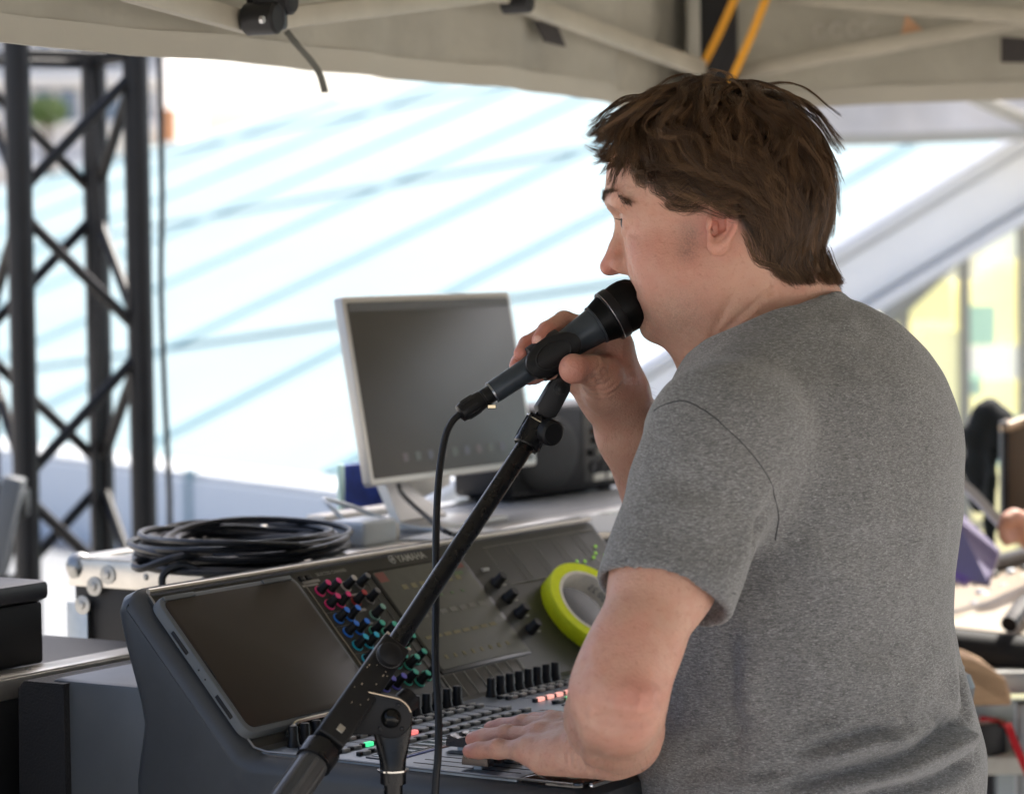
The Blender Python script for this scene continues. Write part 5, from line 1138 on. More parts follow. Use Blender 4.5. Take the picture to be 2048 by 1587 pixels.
FL_ = (([(1258, 1398), (1276, 1406), (1292, 1404)], .0032, .0120), ([(1176, 1424), (1230, 1440), (1285, 1440), (1320, 1420)], -.0048, .0075), ([(1172, 1240), (1160, 1320), (1168, 1390)], -.0020, .010), 
                     ([(1300, 1260), (1330, 1330), (1320, 1390)], -.0016, .009), ([(1150, 1450), (1160, 1490), (1175, 1530)], -.0016, .0045), ([(1135, 1455), (1142, 1495), (1150, 1535)], -.0014, .004), ([(1120, 1462), (1124, 1500), (1128, 1535)], -.0010, .0035), ([(1180, 1462), (1170, 1500), (1186, 1530)], .0022, .008),
                     ([(1182, 742), (1196, 760), (1200, 784)], -.0022, .0035), ([(1172, 752), (1186, 774), (1204, 800)], -.0016, .003), ([(1158, 770), (1172, 790), (1196, 806)], -.0014, .003), ([(1196, 728), (1206, 745), (1212, 765)], -.0012, .003), ([(1180, 690), (1205, 702), (1228, 705)], -.0014, .003))
for (pts, am, wd_), q in zip(FL_, multi(arml + LH + RH + armr, [f_[0] for f_ in FL_])):
    if len(q) > 1:
        q = spline(q, 5); dd = seg_dist(V, q, 3.2 * wd_); en = np.minimum(np.linalg.norm(V - q[0], axis=1), np.linalg.norm(V - q[-1], axis=1)); disp += am * np.exp(-(dd / wd_) ** 2) * np.clip(en / .010, .2, 1)
V = V + N_ * disp[:, None]
_zx = np.array([-12, -7.5, -6, -4.6, -3.4, -2.6, -2.0, -1.0, -.6, 0, .3, 1.9, 2.2, 3.2, 4.6, 6, 8, 12]); _zz = np.array([-5.4, -5.2, -4.4, -2.6, -.6, 1.4, 2.6, 2.3, 1.2, .9, 1.8, 1.8, 1.8, 2.6, 4.3, 5.6, 6.4, 6.9])
scm = np.clip((X[:, 2] - np.interp(X[:, 0], _zx, _zz)) / 1.5, 0, 1) * (X[:, 2] > -6) * (np.abs(X[:, 1]) < 9.5) * (np.abs(X[:, 0]) < 12.5)
scm = np.where((np.abs(X[:, 1]) > 7.1) & (X[:, 0] < .8) & (X[:, 0] > -2.9) & (X[:, 2] < 2.6), 0, scm)
bodyo = fastmesh('body', V, Q, skin_mat(), man, {'red': np.clip(red, 0, 1), 'stubble': np.clip(stub + sb_ * .85, 0, 1), 'nail': np.clip(nail, 0, 1), 'scalp': scm})

# eyes
for s in (1, -1):
    c = hp(7.2, 3.1 * s, .36); g = lathe([(.0001, -.0118), (.006, -.0102), (.0105, -.005), (.0118, 0), (.0105, .005), (.0075, .0091), (.0058, .0103)], c, e1, 24)
    ey = part('eye', g, M('eye_white', (.20, .14, .12), .6, spec=.08), man, world=True)
    ir = part('iris', lathe([(.0074, .0095), (.0060, .0106), (.0035, .0118), (.0001, .0123)], c, e1, 20), M('iris_dark', (.035, .032, .032), .35, spec=.12), None); ir.parent = ey; ir.location = [-q for q in man.location]

# ---- t-shirt
shirt = [cone(T[0], T[1], .150, .149, .03, W=squash(1.28)), cone(T[1], T[2], .149, .133, .04, W=squash(1.30)), cone(T[2], T[3], .133, .130, .04, W=squash(1.36)),
         cone(T[3], T[4], .130, .104, .05, W=squash(1.42)), cone(T[4], T[5], .104, .068, .05, W=squash(1.40)),
         cone(NB + [-.005, 0, -.055], SL_ + [.01, .03, .0], .056, .056, .05), cone(NB + [-.005, 0, -.055], SR_, .056, .054, .05),
         ell(P(1712, 880, 2.56), (.080, .12, .10), np.array([b1, b2, e3]), .06)]                               # rounded upper back
CPN = nrm(b1 * .40 + e3 * .915); CPP = P(1702, 582, 2.60)
SE = P(1326, 1192, 2.268); sdr = nrm(SE - SL_)
shirt += [halfspace(CPP, CPN, .004)]
sl0 = SL_ + (SE - SL_) * .32
shirt += [cone(SL_, sl0, .064, .0605, .028), cone(sl0, SE + sdr * .03, .0590, .0550, .007)]
hemn = nrm(sdr * .93 + np.array([.0, 0, -.22]))
shirt += [cone(SR_, ER, .062, .062, .02)]
hemcut = Prim(lambda p: np.where(((p - SE) @ sdr > -.14) & (np.linalg.norm(p - SE - np.clip((p - SE) @ sdr, -9, 9)[:, None] * sdr, axis=1) < .0695), (p - SE) @ hemn, -1.0), SE, .25, .0015, 'i')
slv_in = Prim(lambda p: np.maximum(np.linalg.norm(p - SE - ((p - SE) @ sdr)[:, None] * sdr, axis=1) - .0505, np.abs((p - SE) @ sdr) - .016), SE, .06, .001, 's')
shirt += [hemcut, slv_in]
hemr = Prim(lambda p: np.where(np.linalg.norm(p - ER, axis=1) < .11, (p - (SR_ + (ER - SR_) * .72)) @ nrm(ER - SR_), -1.0), ER, .2, .002, 'i')
shirt += [hemr]
# collar loop: where the cloth meets the collar plane
ncen = CPP + nrm(b1 - CPN * (b1 @ CPN)) * .072; ca = nrm(b1 - CPN * (b1 @ CPN)); cbv = np.cross(CPN, ca)
loop = []
for a in np.linspace(0, 2 * math.pi, 49)[:-1]:
    d = ca * math.cos(a) + cbv * math.sin(a); rs = np.linspace(.03, .14, 111); f = field(shirt[:8], ncen + d * rs[:, None] - CPN * .002)
    k = np.where(f > 0)[0]; loop.append(ncen + d * (min(rs[k[0]] if len(k) else .1, .105)) - CPN * .004)
shc = list(shirt)
for i in range(48): shc.append(cone(loop[i], loop[(i + 1) % 48], .0042, .0042, .006))
SV, SQ = surface(shc, (.05, 2.12, 1.05), (.54, 2.95, 1.64), .0032)
SV = relax(SV, SQ, 2, .4); SN = vnormals(SV, SQ)
def fold(pts, amp, wd, side=0.0):
    """a crease (amp<0) or ridge along photo points lying on the cloth; side adds a one-sided step"""
    q = pts
    if len(q) < 2: return np.zeros(len(SV))
    q = spline(q, 5); d = seg_dist(SV, q, 3.2 * wd); L0 = np.linalg.norm(SV - q[0], axis=1); L1 = np.linalg.norm(SV - q[-1], axis=1)
    return amp * np.exp(-(d / wd) ** 2) * np.clip(np.minimum(L0, L1) / .03 + .15, 0, 1)
sd2 = vnoise(SV, 14, 1) * .0045 + vnoise(SV, 32, 2) * .0022 + vnoise(SV @ np.diag([1, 1, .5]), 70, 3) * .0010
FL_ = (([(1590, 1510), (1690, 1478), (1760, 1460), (1812, 1458)], -.012, .006), ([(1590, 1530), (1690, 1498), (1770, 1480), (1830, 1480)], .010, .009),
                     ([(1560, 1572), (1680, 1548), (1800, 1515), (1900, 1462), (1938, 1430)], -.013, .0065), ([(1640, 1576), (1760, 1550), (1880, 1500), (1945, 1468)], .011, .010),
                     ([(1700, 1590), (1820, 1575), (1920, 1540), (1955, 1510)], -.012, .0065), ([(1480, 1545), (1560, 1540), (1640, 1530)], -.008, .006), ([(1560, 1470), (1640, 1440), (1720, 1425)], -.005, .008), ([(1850, 1420), (1890, 1440), (1920, 1420)], -.006, .007), ([(1922, 1320), (1928, 1380), (1940, 1440)], -.007, .010), ([(1900, 1300), (1905, 1370), (1915, 1430)], .004, .012),
                     ([(1466, 1230), (1462, 1320), (1468, 1420), (1462, 1540)], -.004, .008), ([(1500, 1240), (1500, 1330), (1508, 1430)], .004, .016), ([(1400, 1400), (1460, 1440), (1540, 1460)], -.006, .009), ([(1350, 1500), (1430, 1480), (1510, 1490)], -.007, .008), ([(1480, 1330), (1560, 1370), (1640, 1380)], -.004, .010),
                     ([(1575, 1010), (1640, 1060), (1740, 1090), (1840, 1090)], -.004, .022), ([(1570, 1080), (1640, 1130), (1740, 1160)], .003, .022), ([(1540, 1170), (1620, 1250), (1720, 1290), (1830, 1300)], -.004, .022),
                     ([(1530, 1240), (1640, 1340), (1760, 1370), (1880, 1360)], .003, .025), ([(1480, 1400), (1580, 1420), (1700, 1410), (1830, 1380)], -.0045, .020), ([(1330, 1560), (1420, 1530), (1520, 1520)], -.006, .012),
                     ([(1290, 930), (1360, 960), (1440, 960)], -.0025, .016), ([(1262, 1030), (1330, 1065), (1420, 1075), (1500, 1065)], -.0018, .018), ([(1240, 1120), (1320, 1150), (1420, 1160), (1480, 1140)], .0020, .015),
                     ([(1545, 1005), (1520, 1050), (1500, 1100)], -.006, .007), ([(1512, 1030), (1480, 1110), (1455, 1180)], .003, .012), ([(1440, 700), (1500, 690), (1560, 670), (1640, 650)], .0015, .012), ([(1700, 640), (1780, 760), (1820, 900)], -.0025, .03))
for (pts, amp, wd), q in zip(FL_, multi(shirt, [f_[0] for f_ in FL_])): sd2 += fold(q, amp * 1.5, wd)
SV = SV + SN * sd2[:, None]
def shirt_mat():
    m = bpy.data.materials.new('heather_jersey'); m.use_nodes = True; t = m.node_tree; b = t.nodes['Principled BSDF']; L = t.links.new
    b.inputs['Roughness'].default_value = .92; b.inputs['Sheen Weight'].default_value = .25; b.inputs['Specular IOR Level'].default_value = .15
    tc = t.nodes.new('ShaderNodeTexCoord'); mp = t.nodes.new('ShaderNodeMapping'); mp.inputs['Rotation'].default_value = (0, rad(-32), 0); mp.inputs['Scale'].default_value = (190, 190, 1000); L(tc.outputs['Object'], mp.inputs[0])
    def noise(src, sc, d=2): n = t.nodes.new('ShaderNodeTexNoise'); n.inputs['Scale'].default_value = sc; n.inputs['Detail'].default_value = d; L(src, n.inputs['Vector']); return n.outputs['Fac']
    def ramp(f, *st):
        r = t.nodes.new('ShaderNodeValToRGB'); L(f, r.inputs[0]); e = r.color_ramp.elements
        while len(e) < len(st): e.new(.5)
        for i, (p, c) in enumerate(st): e[i].position = p; e[i].color = (*c, 1)
        return r.outputs[0]
    a = ramp(noise(mp.outputs[0], 1.0, 3), (.25, (.088, .088, .087)), (.5, (.165, .165, .163)), (.72, (.265, .265, .262)), (.85, (.40, .40, .395)))
    fl = ramp(noise(mp.outputs[0], 2.4, 1), (.57, (0, 0, 0)), (.70, (1, 1, 1)))
    mx = t.nodes.new('ShaderNodeMix'); mx.data_type = 'RGBA'; L(fl, mx.inputs[0]); L(a, mx.inputs[6]); mx.inputs[7].default_value = (.40, .40, .396, 1)
    big = t.nodes.new('ShaderNodeMapRange'); L(noise(tc.outputs['Object'], 9, 3), big.inputs[0]); big.inputs[1].default_value = .3; big.inputs[2].default_value = .7; big.inputs[3].default_value = .9; big.inputs[4].default_value = 1.1
    sc = t.nodes.new('ShaderNodeVectorMath'); sc.operation = 'SCALE'; L(mx.outputs[2], sc.inputs[0]); L(big.outputs[0], sc.inputs['Scale']); L(sc.outputs[0], b.inputs['Base Color'])
    bp = t.nodes.new('ShaderNodeBump'); bp.inputs['Strength'].default_value = .5; bp.inputs['Distance'].default_value = .0012; L(noise(mp.outputs[0], 1.5, 2), bp.inputs['Height']); L(bp.outputs[0], b.inputs['Normal']); return m
sho = fastmesh('t_shirt', SV, SQ, shirt_mat(), man)
m_seam = M('seam_thread', (.045, .047, .05), .9)
def onshirt(pts, off=.0):
    q = spline([x for x in traces(shirt, pts) if x is not None], 8); out = []
    for p in q:
        i = np.argmin(((SV - p) ** 2).sum(1)); out.append(SV[i] + SN[i] * off)
    out = np.array(out); ker = np.ones(5) / 5; out2 = np.stack([np.convolve(np.pad(out[:, i], 2, mode='edge'), ker, 'valid') for i in range(3)], 1); return list(out2)
def sub(o, par): o.parent = par; o.location = [-c for c in par.parent.location] if par.parent else (0, 0, 0); return o
for pts in ([(1226, 1126), (1290, 1142), (1350, 1160), (1420, 1180), (1466, 1184)], [(1306, 822), (1340, 804), (1372, 801), (1420, 828), (1480, 878), (1528, 936), (1552, 990), (1560, 1036), (1552, 1082)],):
    sub(part('seam', tube(onshirt(pts, .0), .0006, 6), m_seam, None), sho)
sub(part('seam', tube([p + CPN * -.013 + nrm(p - ncen) * .0012 for p in loop] , .0006, 5, closed=True), m_seam, None), sho)

# ---- trousers and shoes (below the frame, but he stands on them)
hip = T[0] + [0, 0, -.02]; HL_, HR_ = hip + b2 * .09 + [0, 0, -.05], hip - b2 * .09 + [0, 0, -.05]
KL, KR = np.array([HL_[0] - .02, HL_[1], .53]), np.array([HR_[0] - .03, HR_[1] + .01, .53]); FL, FR = np.array([KL[0] + .03, KL[1], .09]), np.array([KR[0] + .02, KR[1] + .02, .09])
tr_ = [cone(hip + [0, 0, .05], hip + [0, 0, -.06], .135, .14, .03, W=squash(1.28))] + chain([HL_, KL, FL], [.105, .075, .062], .04) + chain([HR_, KR, FR], [.105, .075, .062], .04)
TV, TQ = surface(tr_, (-.1, 2.1, .03), (.7, 3.0, 1.12), .010, 16)
fastmesh('trousers', relax(TV, TQ, 2), TQ, M('dark_denim', (.018, .020, .026), .8, var=(60, .3), bump=(500, .4, .001)), man)
for F_ in (FL, FR):
    W3, Q3 = surface([cone(F_ + [.02, 0, -.055], F_ + b1 * .17 + [0, 0, -.055], .036, .034, .02), cone(F_, F_ + [0, 0, -.05], .045, .04, .02), halfspace((0, 0, .002), (0, 0, -1))], F_ - [.3, .2, .1], F_ + [.2, .2, .1], .006, 16)
    fastmesh('shoe', W3, Q3, M('shoe_black', (.02, .02, .02), .6), man)

# ---- hair
def hfield(p): return field(scalp, HC + p @ HF * .01) * 100                # head space, cm
hskin = [q for q in head if q.r > .028 and q.op == 'u']
def hfull(p): return field(hskin, HC + p @ HF * .01) * 100
def grad(f, p, e=.15):
    g = np.stack([f(p + np.eye(3)[i] * e) - f(p - np.eye(3)[i] * e) for i in range(3)], 1); return g / (np.linalg.norm(g, axis=1)[:, None] + 1e-9)
zlx = np.array([-12, -7.5, -6, -4.6, -3.4, -2.6, -2.0, -1.0, -.6, 0, .3, 1.9, 2.2, 3.2, 4.6, 6, 8, 12]); zlz = np.array([-4.4, -4.2, -3.6, -2.2, -.9, .9, 2.4, 2.6, 1.6, .6, -2.4, -2.4, .2, 1.7, 3.4, 4.8, 5.8, 6.3])
Xh = (V - HC) @ HF.T * 100; near = (np.abs(hfull(Xh[:]) if False else Xh[:, 0]) < 12) & (np.abs(Xh[:, 1]) < 9) & (Xh[:, 2] > -5.6) & (Xh[:, 2] < 14)
near &= Xh[:, 2] > np.interp(Xh[:, 0], zlx, zlz)
near &= ~((np.abs(Xh[:, 1]) > 7.0) & (Xh[:, 0] < .8) & (Xh[:, 0] > -2.9) & (Xh[:, 2] < 2.6))
near &= ~((Xh[:, 2] < 1.2) & (Xh[:, 0] > -.6)); roots = Xh[near]; hr = np.random.default_rng(11)
def hdir(p):
    """combing direction in head space"""
    x, y, z = p.T; s = np.sign(y + 1e-6); sy = np.abs(y); D = np.zeros_like(p)
    top = np.clip((z - 7.0) / 3.5, 0, 1); front = np.clip((x - 1.5) / 5, 0, 1); back = np.clip((-x - 3.0) / 3.5, 0, 1)
    side = (1 - top)
    # on top: forward in front, sideways in the middle, back and down behind
    D[:, 0] += top * (1.0 * front - .9 * back - .05); D[:, 1] += top * s * (.75 * (1 - back) + .25); D[:, 2] += top * -.25
    # sides: combed back and down; behind the ear straight down
    D[:, 0] += side * (-.95 * (1 - back) - .10 * back + .25 * front); D[:, 2] += side * (-.55 * (1 - back) - 1.0 * back - .25 * front); D[:, 1] += side * s * .1
    er = np.clip((4.6 - z) / 1.2, 0, 1) * np.clip((x + 3.9) / .8, 0, 1) * np.clip((3.5 - x) / 1.5, 0, 1) * np.clip((sy - 4.5) / 1.0, 0, 1)
    D[:, 2] = D[:, 2] * (1 - er) + er * .12; D[:, 0] = D[:, 0] * (1 - er) - er * 1.0
    # fringe: falls forward and sweeps to the side
    fr_ = np.clip((x - 6.0) / 3, 0, 1) * np.clip((z - 3.5) / 2, 0, 1); D[:, 0] += fr_ * .9; D[:, 1] += fr_ * s * .5; D[:, 2] += fr_ * -.55
    return D / (np.linalg.norm(D, axis=1)[:, None] + 1e-9)
def grow(R0, n, step, hmax, wave, seed, curl=0.0, lift=None):
    p = R0.copy(); out = [p.copy()]; g = grad(hfield, p); d = hdir(p); d = d * .55 + g * .7; d /= np.linalg.norm(d, axis=1)[:, None]; rs = np.random.default_rng(seed)
    ph = rs.random(len(p)) * 6.28; fq = rs.uniform(.45, .95, len(p))
    for k in range(n):
        g = grad(hfield, p); t = hdir(p)
        lat = np.cross(g, t); cl_ = vnoise(p, .45, 21)[:, None] * 1.5 + vnoise(p, 1.1, 22)[:, None] * .8
        t = t + lat * cl_ * wave + lat * (np.sin(ph + k * fq) * .55 * wave)[:, None]
        t = t - g * (t * g).sum(1)[:, None]
        d = d * .45 + t * .55; d /= np.linalg.norm(d, axis=1)[:, None] + 1e-9
        st = step[:, None] if hasattr(step, '__len__') else step
        st = st * np.where(((p[:, 0] > 8.6) & (p[:, 2] < 8.5)) | ((p[:, 0] > 3.6) & (p[:, 2] < 5.3 + 1.0 * np.sin(ph * 5))), .28, 1.0)[:, None] * np.clip((11.6 - p[:, 0]) / 1.6, .05, 1)[:, None]
        st = st * np.clip((p[:, 2] + 5.4) / .8, 0.03, 1)[:, None]; nk = np.clip((-2.6 - p[:, 2]) / 2, 0, 1) * (p[:, 0] < -4); d = d + np.array([-.75, 0, .0]) * nk[:, None]; d /= np.linalg.norm(d, axis=1)[:, None] + 1e-9
        p = p + d * st
        f = hfield(p); tgt = hmax * (1 - np.exp(-(k + 1) * (step if not hasattr(step, '__len__') else step) / 1.4)); fl = np.clip((k - n * .7) / (n * .3), 0, 1) * curl
        low = p[:, 2] < -2.5; cor = (tgt + fl - f) * .55; cor = np.where(low, np.maximum(cor, 0) * .6 + fl * .25, cor)
        p = p + g * cor[:, None]
        f2 = hfull(p); p = p + g * np.maximum(.18 - f2, 0)[:, None]
        out.append(p.copy())
    return np.stack(out, 1)
def strands(paths, r0, name, mat, par, tint, taper=.25):
    """thin three-sided tubes"""
    N, K, _ = paths.shape; W = HC + paths @ HF * .01; tan = np.gradient(W, axis=1); tan /= np.linalg.norm(tan, axis=2)[:, :, None] + 1e-12
    ref = np.array([.3, .5, .8]); a = np.cross(tan, ref); a /= np.linalg.norm(a, axis=2)[:, :, None] + 1e-12; b = np.cross(tan, a)
    rad_ = (r0 * (1 - (1 - taper) * np.linspace(0, 1, K) ** 2))[None, :, None] if np.ndim(r0) == 0 else r0[:, None, None] * (1 - (1 - taper) * np.linspace(0, 1, K) ** 2)[None, :, None]
    Vs = np.stack([W + (a * math.cos(t) + b * math.sin(t)) * rad_ for t in (0, 2.094, 4.189)], 2).reshape(-1, 3)
    base = (np.arange(N)[:, None] * K + np.arange(K - 1)[None]) * 3
    Q_ = np.concatenate([np.stack([base + i, base + (i + 1) % 3, base + 3 + (i + 1) % 3, base + 3 + i], -1).reshape(-1, 4) for i in range(3)])
    return fastmesh(name, Vs, Q_, mat, par, {'tint': np.repeat(tint, K * 3)})
def hair_mat():
    m = bpy.data.materials.new('brown_hair'); m.use_nodes = True; t = m.node_tree; b = t.nodes['Principled BSDF']; at = t.nodes.new('ShaderNodeAttribute'); at.attribute_name = 'tint'
    r = t.nodes.new('ShaderNodeValToRGB'); t.links.new(at.outputs['Fac'], r.inputs[0]); e = r.color_ramp.elements; e[0].position = 0; e[0].color = (.042, .023, .012, 1); e[1].position = .75; e[1].color = (.22, .122, .060, 1); q = e.new(1.0); q.color = (.24, .17, .11, 1)
    t.links.new(r.outputs[0], b.inputs['Base Color']); b.inputs['Roughness'].default_value = .42; b.inputs['Specular IOR Level'].default_value = .45; return m
m_hair = hair_mat()
NG = 1150
G0 = roots[hr.integers(0, len(roots), NG)]; tp0 = roots[roots[:, 2] > 9.5]; G0[:200] = tp0[hr.integers(0, len(tp0), 200)]
gl = np.clip((G0[:, 2] + 5.5) / 12, 0, 1)
tp_ = np.clip((G0[:, 2] - 7) / 4, 0, 1); hm = (.40 + hr.random(NG) ** 1.1 * 1.5) * (.6 + .65 * gl) + tp_ * (.25 + .7 * hr.random(NG))
frn = np.clip((G0[:, 0] - 5.5) / 3, 0, 1); hm = hm + frn * 1.1 * hr.random(NG)
burn = (G0[:, 2] < 1.3) & (G0[:, 0] > -.5)
step = np.where(burn, .10, (.42 + .30 * gl + hr.random(NG) * .16) * np.where(G0[:, 2] < -1.5, .50, np.where((G0[:, 0] < -3) & (G0[:, 2] < 4), .74, 1.0)) * (1 - .60 * frn))
hm = np.where(burn, .12, hm); hm = hm * (1 - .48 * np.clip((-G0[:, 0] - 2.5) / 3.5, 0, 1)) * (1 - .25 * frn)
KS = 11
GP = grow(G0, KS, step, hm, 1.35, 5, curl=.8)
NC = 19
ci = np.repeat(np.arange(NG), NC); off = hr.normal(0, .30, (NG * NC, 3)); g = grad(hfield, G0)[ci]; off -= g * (off * g).sum(1)[:, None]
tt = np.linspace(0, 1, KS + 1); cf = np.where(burn[ci], .1, hr.uniform(.25, .8, NG * NC))
CP_ = GP[ci] + off[:, None, :] * (1 - cf[:, None] * tt ** 1.2)[:, :, None] + g[:, None, :] * (hr.normal(0, .10, NG * NC)[:, None] * tt)[:, :, None]
wig = hr.normal(0, 1, (NG * NC, 3)); phw = hr.random(NG * NC) * 6.28; CP_ += (wig[:, None, :] * .05) * (np.sin(phw[:, None] + tt * 9) * tt)[:, :, None]
# keep strands out of the skin
flat = CP_[:, 1:].reshape(-1, 3); f = hfull(flat); gg = grad(hfull, flat); flat = flat + gg * np.maximum(.05 - f, 0)[:, None]; CP_[:, 1:] = flat.reshape(CP_[:, 1:].shape)
keep = hr.random(len(CP_)) < np.where(burn[ci], .45, 1)
tint = np.clip(hr.beta(1.6, 3.2, NG)[ci] * .9 + hr.normal(0, .10, len(ci)), 0, .8); tint = np.where(burn[ci] & (hr.random(len(ci)) < .35), 1.0, tint)
hairo = strands(CP_[keep], np.where(burn[ci], .00012, .00019)[keep], 'hair', m_hair, man, tint[keep])
sbr = Xh[(Xh[:, 0] > .2) & (Xh[:, 0] < 2.3) & (Xh[:, 2] > -3.6) & (Xh[:, 2] < 1.5) & (np.abs(Xh[:, 1]) > 5.0)]; sbr = sbr[hr.integers(0, len(sbr), 3000)]
sbr = sbr[hr.random(3000) < np.clip(1.1 - np.abs(sbr[:, 0] - 1.2) * .85 - np.clip(-sbr[:, 2] - 2.2, 0, 2) * .5, 0, 1)]; gs_ = grad(hfull, sbr); dd_ = np.array([-.15, 0, -1.0]) + hr.normal(0, .3, sbr.shape)
sub(strands(np.stack([sbr + dd_ * (.5 * k) + gs_ * (.02 + .16 * k) for k in (0, .33, .66, 1)], 1), .00010, 'sideburn', m_hair, None, np.where(hr.random(len(sbr)) < .35, 1.0, hr.random(len(sbr)) * .35)), hairo).location = (0, 0, 0)
bd_ = (Xh[:, 2] - np.interp(Xh[:, 0], zlx, zlz)); bnd = Xh[near][(bd_[near] < 1.1) & (Xh[near][:, 2] > -5)]
bnd = bnd[hr.integers(0, len(bnd), 2600)] + hr.normal(0, .12, (2600, 3)); bnd -= grad(hfull, bnd) * hfull(bnd)[:, None]
HLp = grow(bnd, 6, .22 + hr.random(2600) * .16, .10 + hr.random(2600) * .35, .9, 31)
sub(strands(HLp, .00009, 'hairline', m_hair, None, hr.random(2600) * .6), hairo).location = (0, 0, 0)
# loose curls and flyaways that break the outline
NF = 420
F0 = roots[hr.integers(0, len(roots), NF)]; F0 = F0[(F0[:, 2] > -4)]
FP = grow(F0, 13, .62 + hr.random(len(F0)) * .25, 1.2 + hr.random(len(F0)) * 1.5, 2.6, 9, curl=1.2)
sub(strands(FP, .00013, 'loose_hair', m_hair, None, np.clip(hr.random(len(F0)) * .8, 0, .8)), hairo).location = (0, 0, 0)
# eyebrows and lashes
for s in (1, -1):
    nb = 420; a = hr.random(nb); base = np.stack([9.95 - 3.4 * a ** 1.6, s * (.8 + 4.8 * a), 2.5 + .55 * np.sin(a * 2.4) - .5 * a * a + hr.normal(0, .17, nb)], 1)
    for _ in range(8): base = base - grad(hfull, base) * (hfull(base) - .0)[:, None] * .8
    d = np.stack([-.55 - a * .3, s * (.9 + 0 * a), .35 - a * .7], 1); d += hr.normal(0, .25, d.shape); gN = grad(hfull, base)
    pth = np.stack([base + d * (t * .75) + gN * (.05 + .28 * t) for t in np.linspace(0, 1, 4)], 1)
    strands(pth, .00015, 'eyebrow', m_hair, man, hr.random(nb) * .6)
    nb = 26; a = hr.random(nb); base = np.stack([8.35 - .9 * (a - .3) ** 2, s * (2.2 + 2.0 * a), .68 - .5 * (a - .5) ** 2], 1)
    pth = np.stack([base + np.array([.75, s * .15, -.12]) * t + np.array([0, 0, .22]) * t * t for t in np.linspace(0, 1, 4)], 1)
    strands(pth, .00009, 'eyelash', m_hair, man, hr.random(nb) * .2)
# fine hair on the forearms
def arm_hair(n, A, B, r, name, side):
    a = hr.random(n); c = A + (B - A) * a[:, None]; d = hr.normal(0, 1, (n, 3)); ax = nrm(B - A); d -= ax * (d @ ax)[:, None]; d /= np.linalg.norm(d, axis=1)[:, None]; p = c + d * r * 1.4
    for _ in range(14): e = field(body, p); p = p - d * (e * .8)[:, None]
    ok = np.abs(field(body, p)) < .001; p, d = p[ok], d[ok]; fl = nrm(-ax * side + np.array([0, 0, -.5])) + hr.normal(0, .35, p.shape)
    W = np.stack([p + fl * (t * .009) + d * (t * .006) for t in np.linspace(0, 1, 4)], 1); X_ = (W - HC) @ HF.T * 100
    strands(X_, .00005, name, m_hair, man, hr.uniform(.55, 1.0, len(p)))['kind'] = 'stuff'
arm_hair(420, WR, WR + (ER - WR) * .75, .04, 'arm_hair', -1); arm_hair(420, EL, WL, .04, 'arm_hair', 1)

# ================================================================== SECOND DESK, right background
yd = 4.0
dk = thing('second_desk', 'steel table with a shelf behind his back at the right edge', 'table', P(2100, 1400, yd) * [1, 1, 0])
m_stl = M('desk_steel', (.30, .30, .29), .4, .6, var=(20, .15)); m_wsh = M('shelf_white', (.55, .54, .48), .5, var=(30, .1))
zs = P(2000, 1500, yd - .2)[2]
x0_, x1_ = P(1880, 1500, yd)[0], P(1880, 1500, yd)[0] + .95
part('shelf', box(((x0_ + x1_) / 2, yd, zs - .012), (x1_ - x0_, .5, .024), .003), m_wsh, dk, world=True)
zt2 = P(2040, 1345, yd - .2)[2]
part('table_top', box(((x0_ + x1_) / 2, yd + .1, zt2 - .012), (x1_ - x0_, .62, .03), .003), m_stl, dk, world=True)
for x in (x0_ + .09, x1_ - .03):
    for y in (yd - .2, yd + .3): part('table_leg', box((x, y, zt2 / 2 - .02), (.035, .035, zt2 - .04), .003), m_stl, dk, world=True)
mx2 = thing('second_mixer', 'sunlit beige second mixing desk with black arm rest at the right edge', 'mixing desk', ((x0_ + x1_) / 2, yd + .1, zt2))
A_, B_, C_, D_ = P(1880, 1250, 3.92), P(2330, 1300, 3.80), P(2330, 1050, 4.35), P(1880, 1172, 4.40)
ctop = [A_, B_, C_, D_]
part('mixer_body', (ctop + [np.array([q[0], q[1], zt2 + .004]) for q in ctop], [(0, 1, 2, 3), (0, 4, 5, 1), (1, 5, 6, 2), (2, 6, 7, 3), (3, 7, 4, 0), (7, 6, 5, 4)]), M('mixer_beige', (.25, .195, .13), .5, var=(20, .12)), mx2, world=True, smooth=False)
def onp(s, t, h=0): return (A_ * (1 - s) + B_ * s) * (1 - t) + (D_ * (1 - s) + C_ * s) * t + np.array([0, 0, h])
part('arm_rest', tube([A_ + [-.02, -.02, -.028], B_ + [0, -.02, -.028]], .030, 16), M('armrest_foam', (.012, .012, .013), .7), mx2, world=True)
part('rear_rail', tube([D_ + [-.02, 0, .008], C_ + [0, 0, .008]], .014, 10), m_stl, mx2, world=True)
for i, t in enumerate((.22, .34)): part('slot_row', strip([onp(.0, t, .002), onp(.5, t + .03, .002)], onp(0, 1) - onp(0, 0), .006, .002), M('slot_grey', (.12, .12, .13), .5), mx2, world=True)
rk = random.Random(8)
for i in range(26):
    s, t = .12 + .36 * rk.random(), .3 + .62 * rk.random(); c = rk.choice([(.45, .45, .44), (.08, .12, .22), (.02, .02, .02), (.5, .55, .6)])
    part('mixer_knob', lathe([(.008, 0), (.007, .010), (.003, .012)], onp(s, t, .001), (0, 0, 1), 10), M('mk_%d' % int(c[0] * 100), c, .5), mx2, world=True)
part('black_handset', tube(spline([P(2018, 1248, 3.86), P(2030, 1232, 3.88), P(2052, 1205, 3.93), P(2090, 1190, 3.98)], 5), [.012] * 15 + [.012], 10), m_blk, label='black handheld device lying on the second mixing desk', cat='handset')
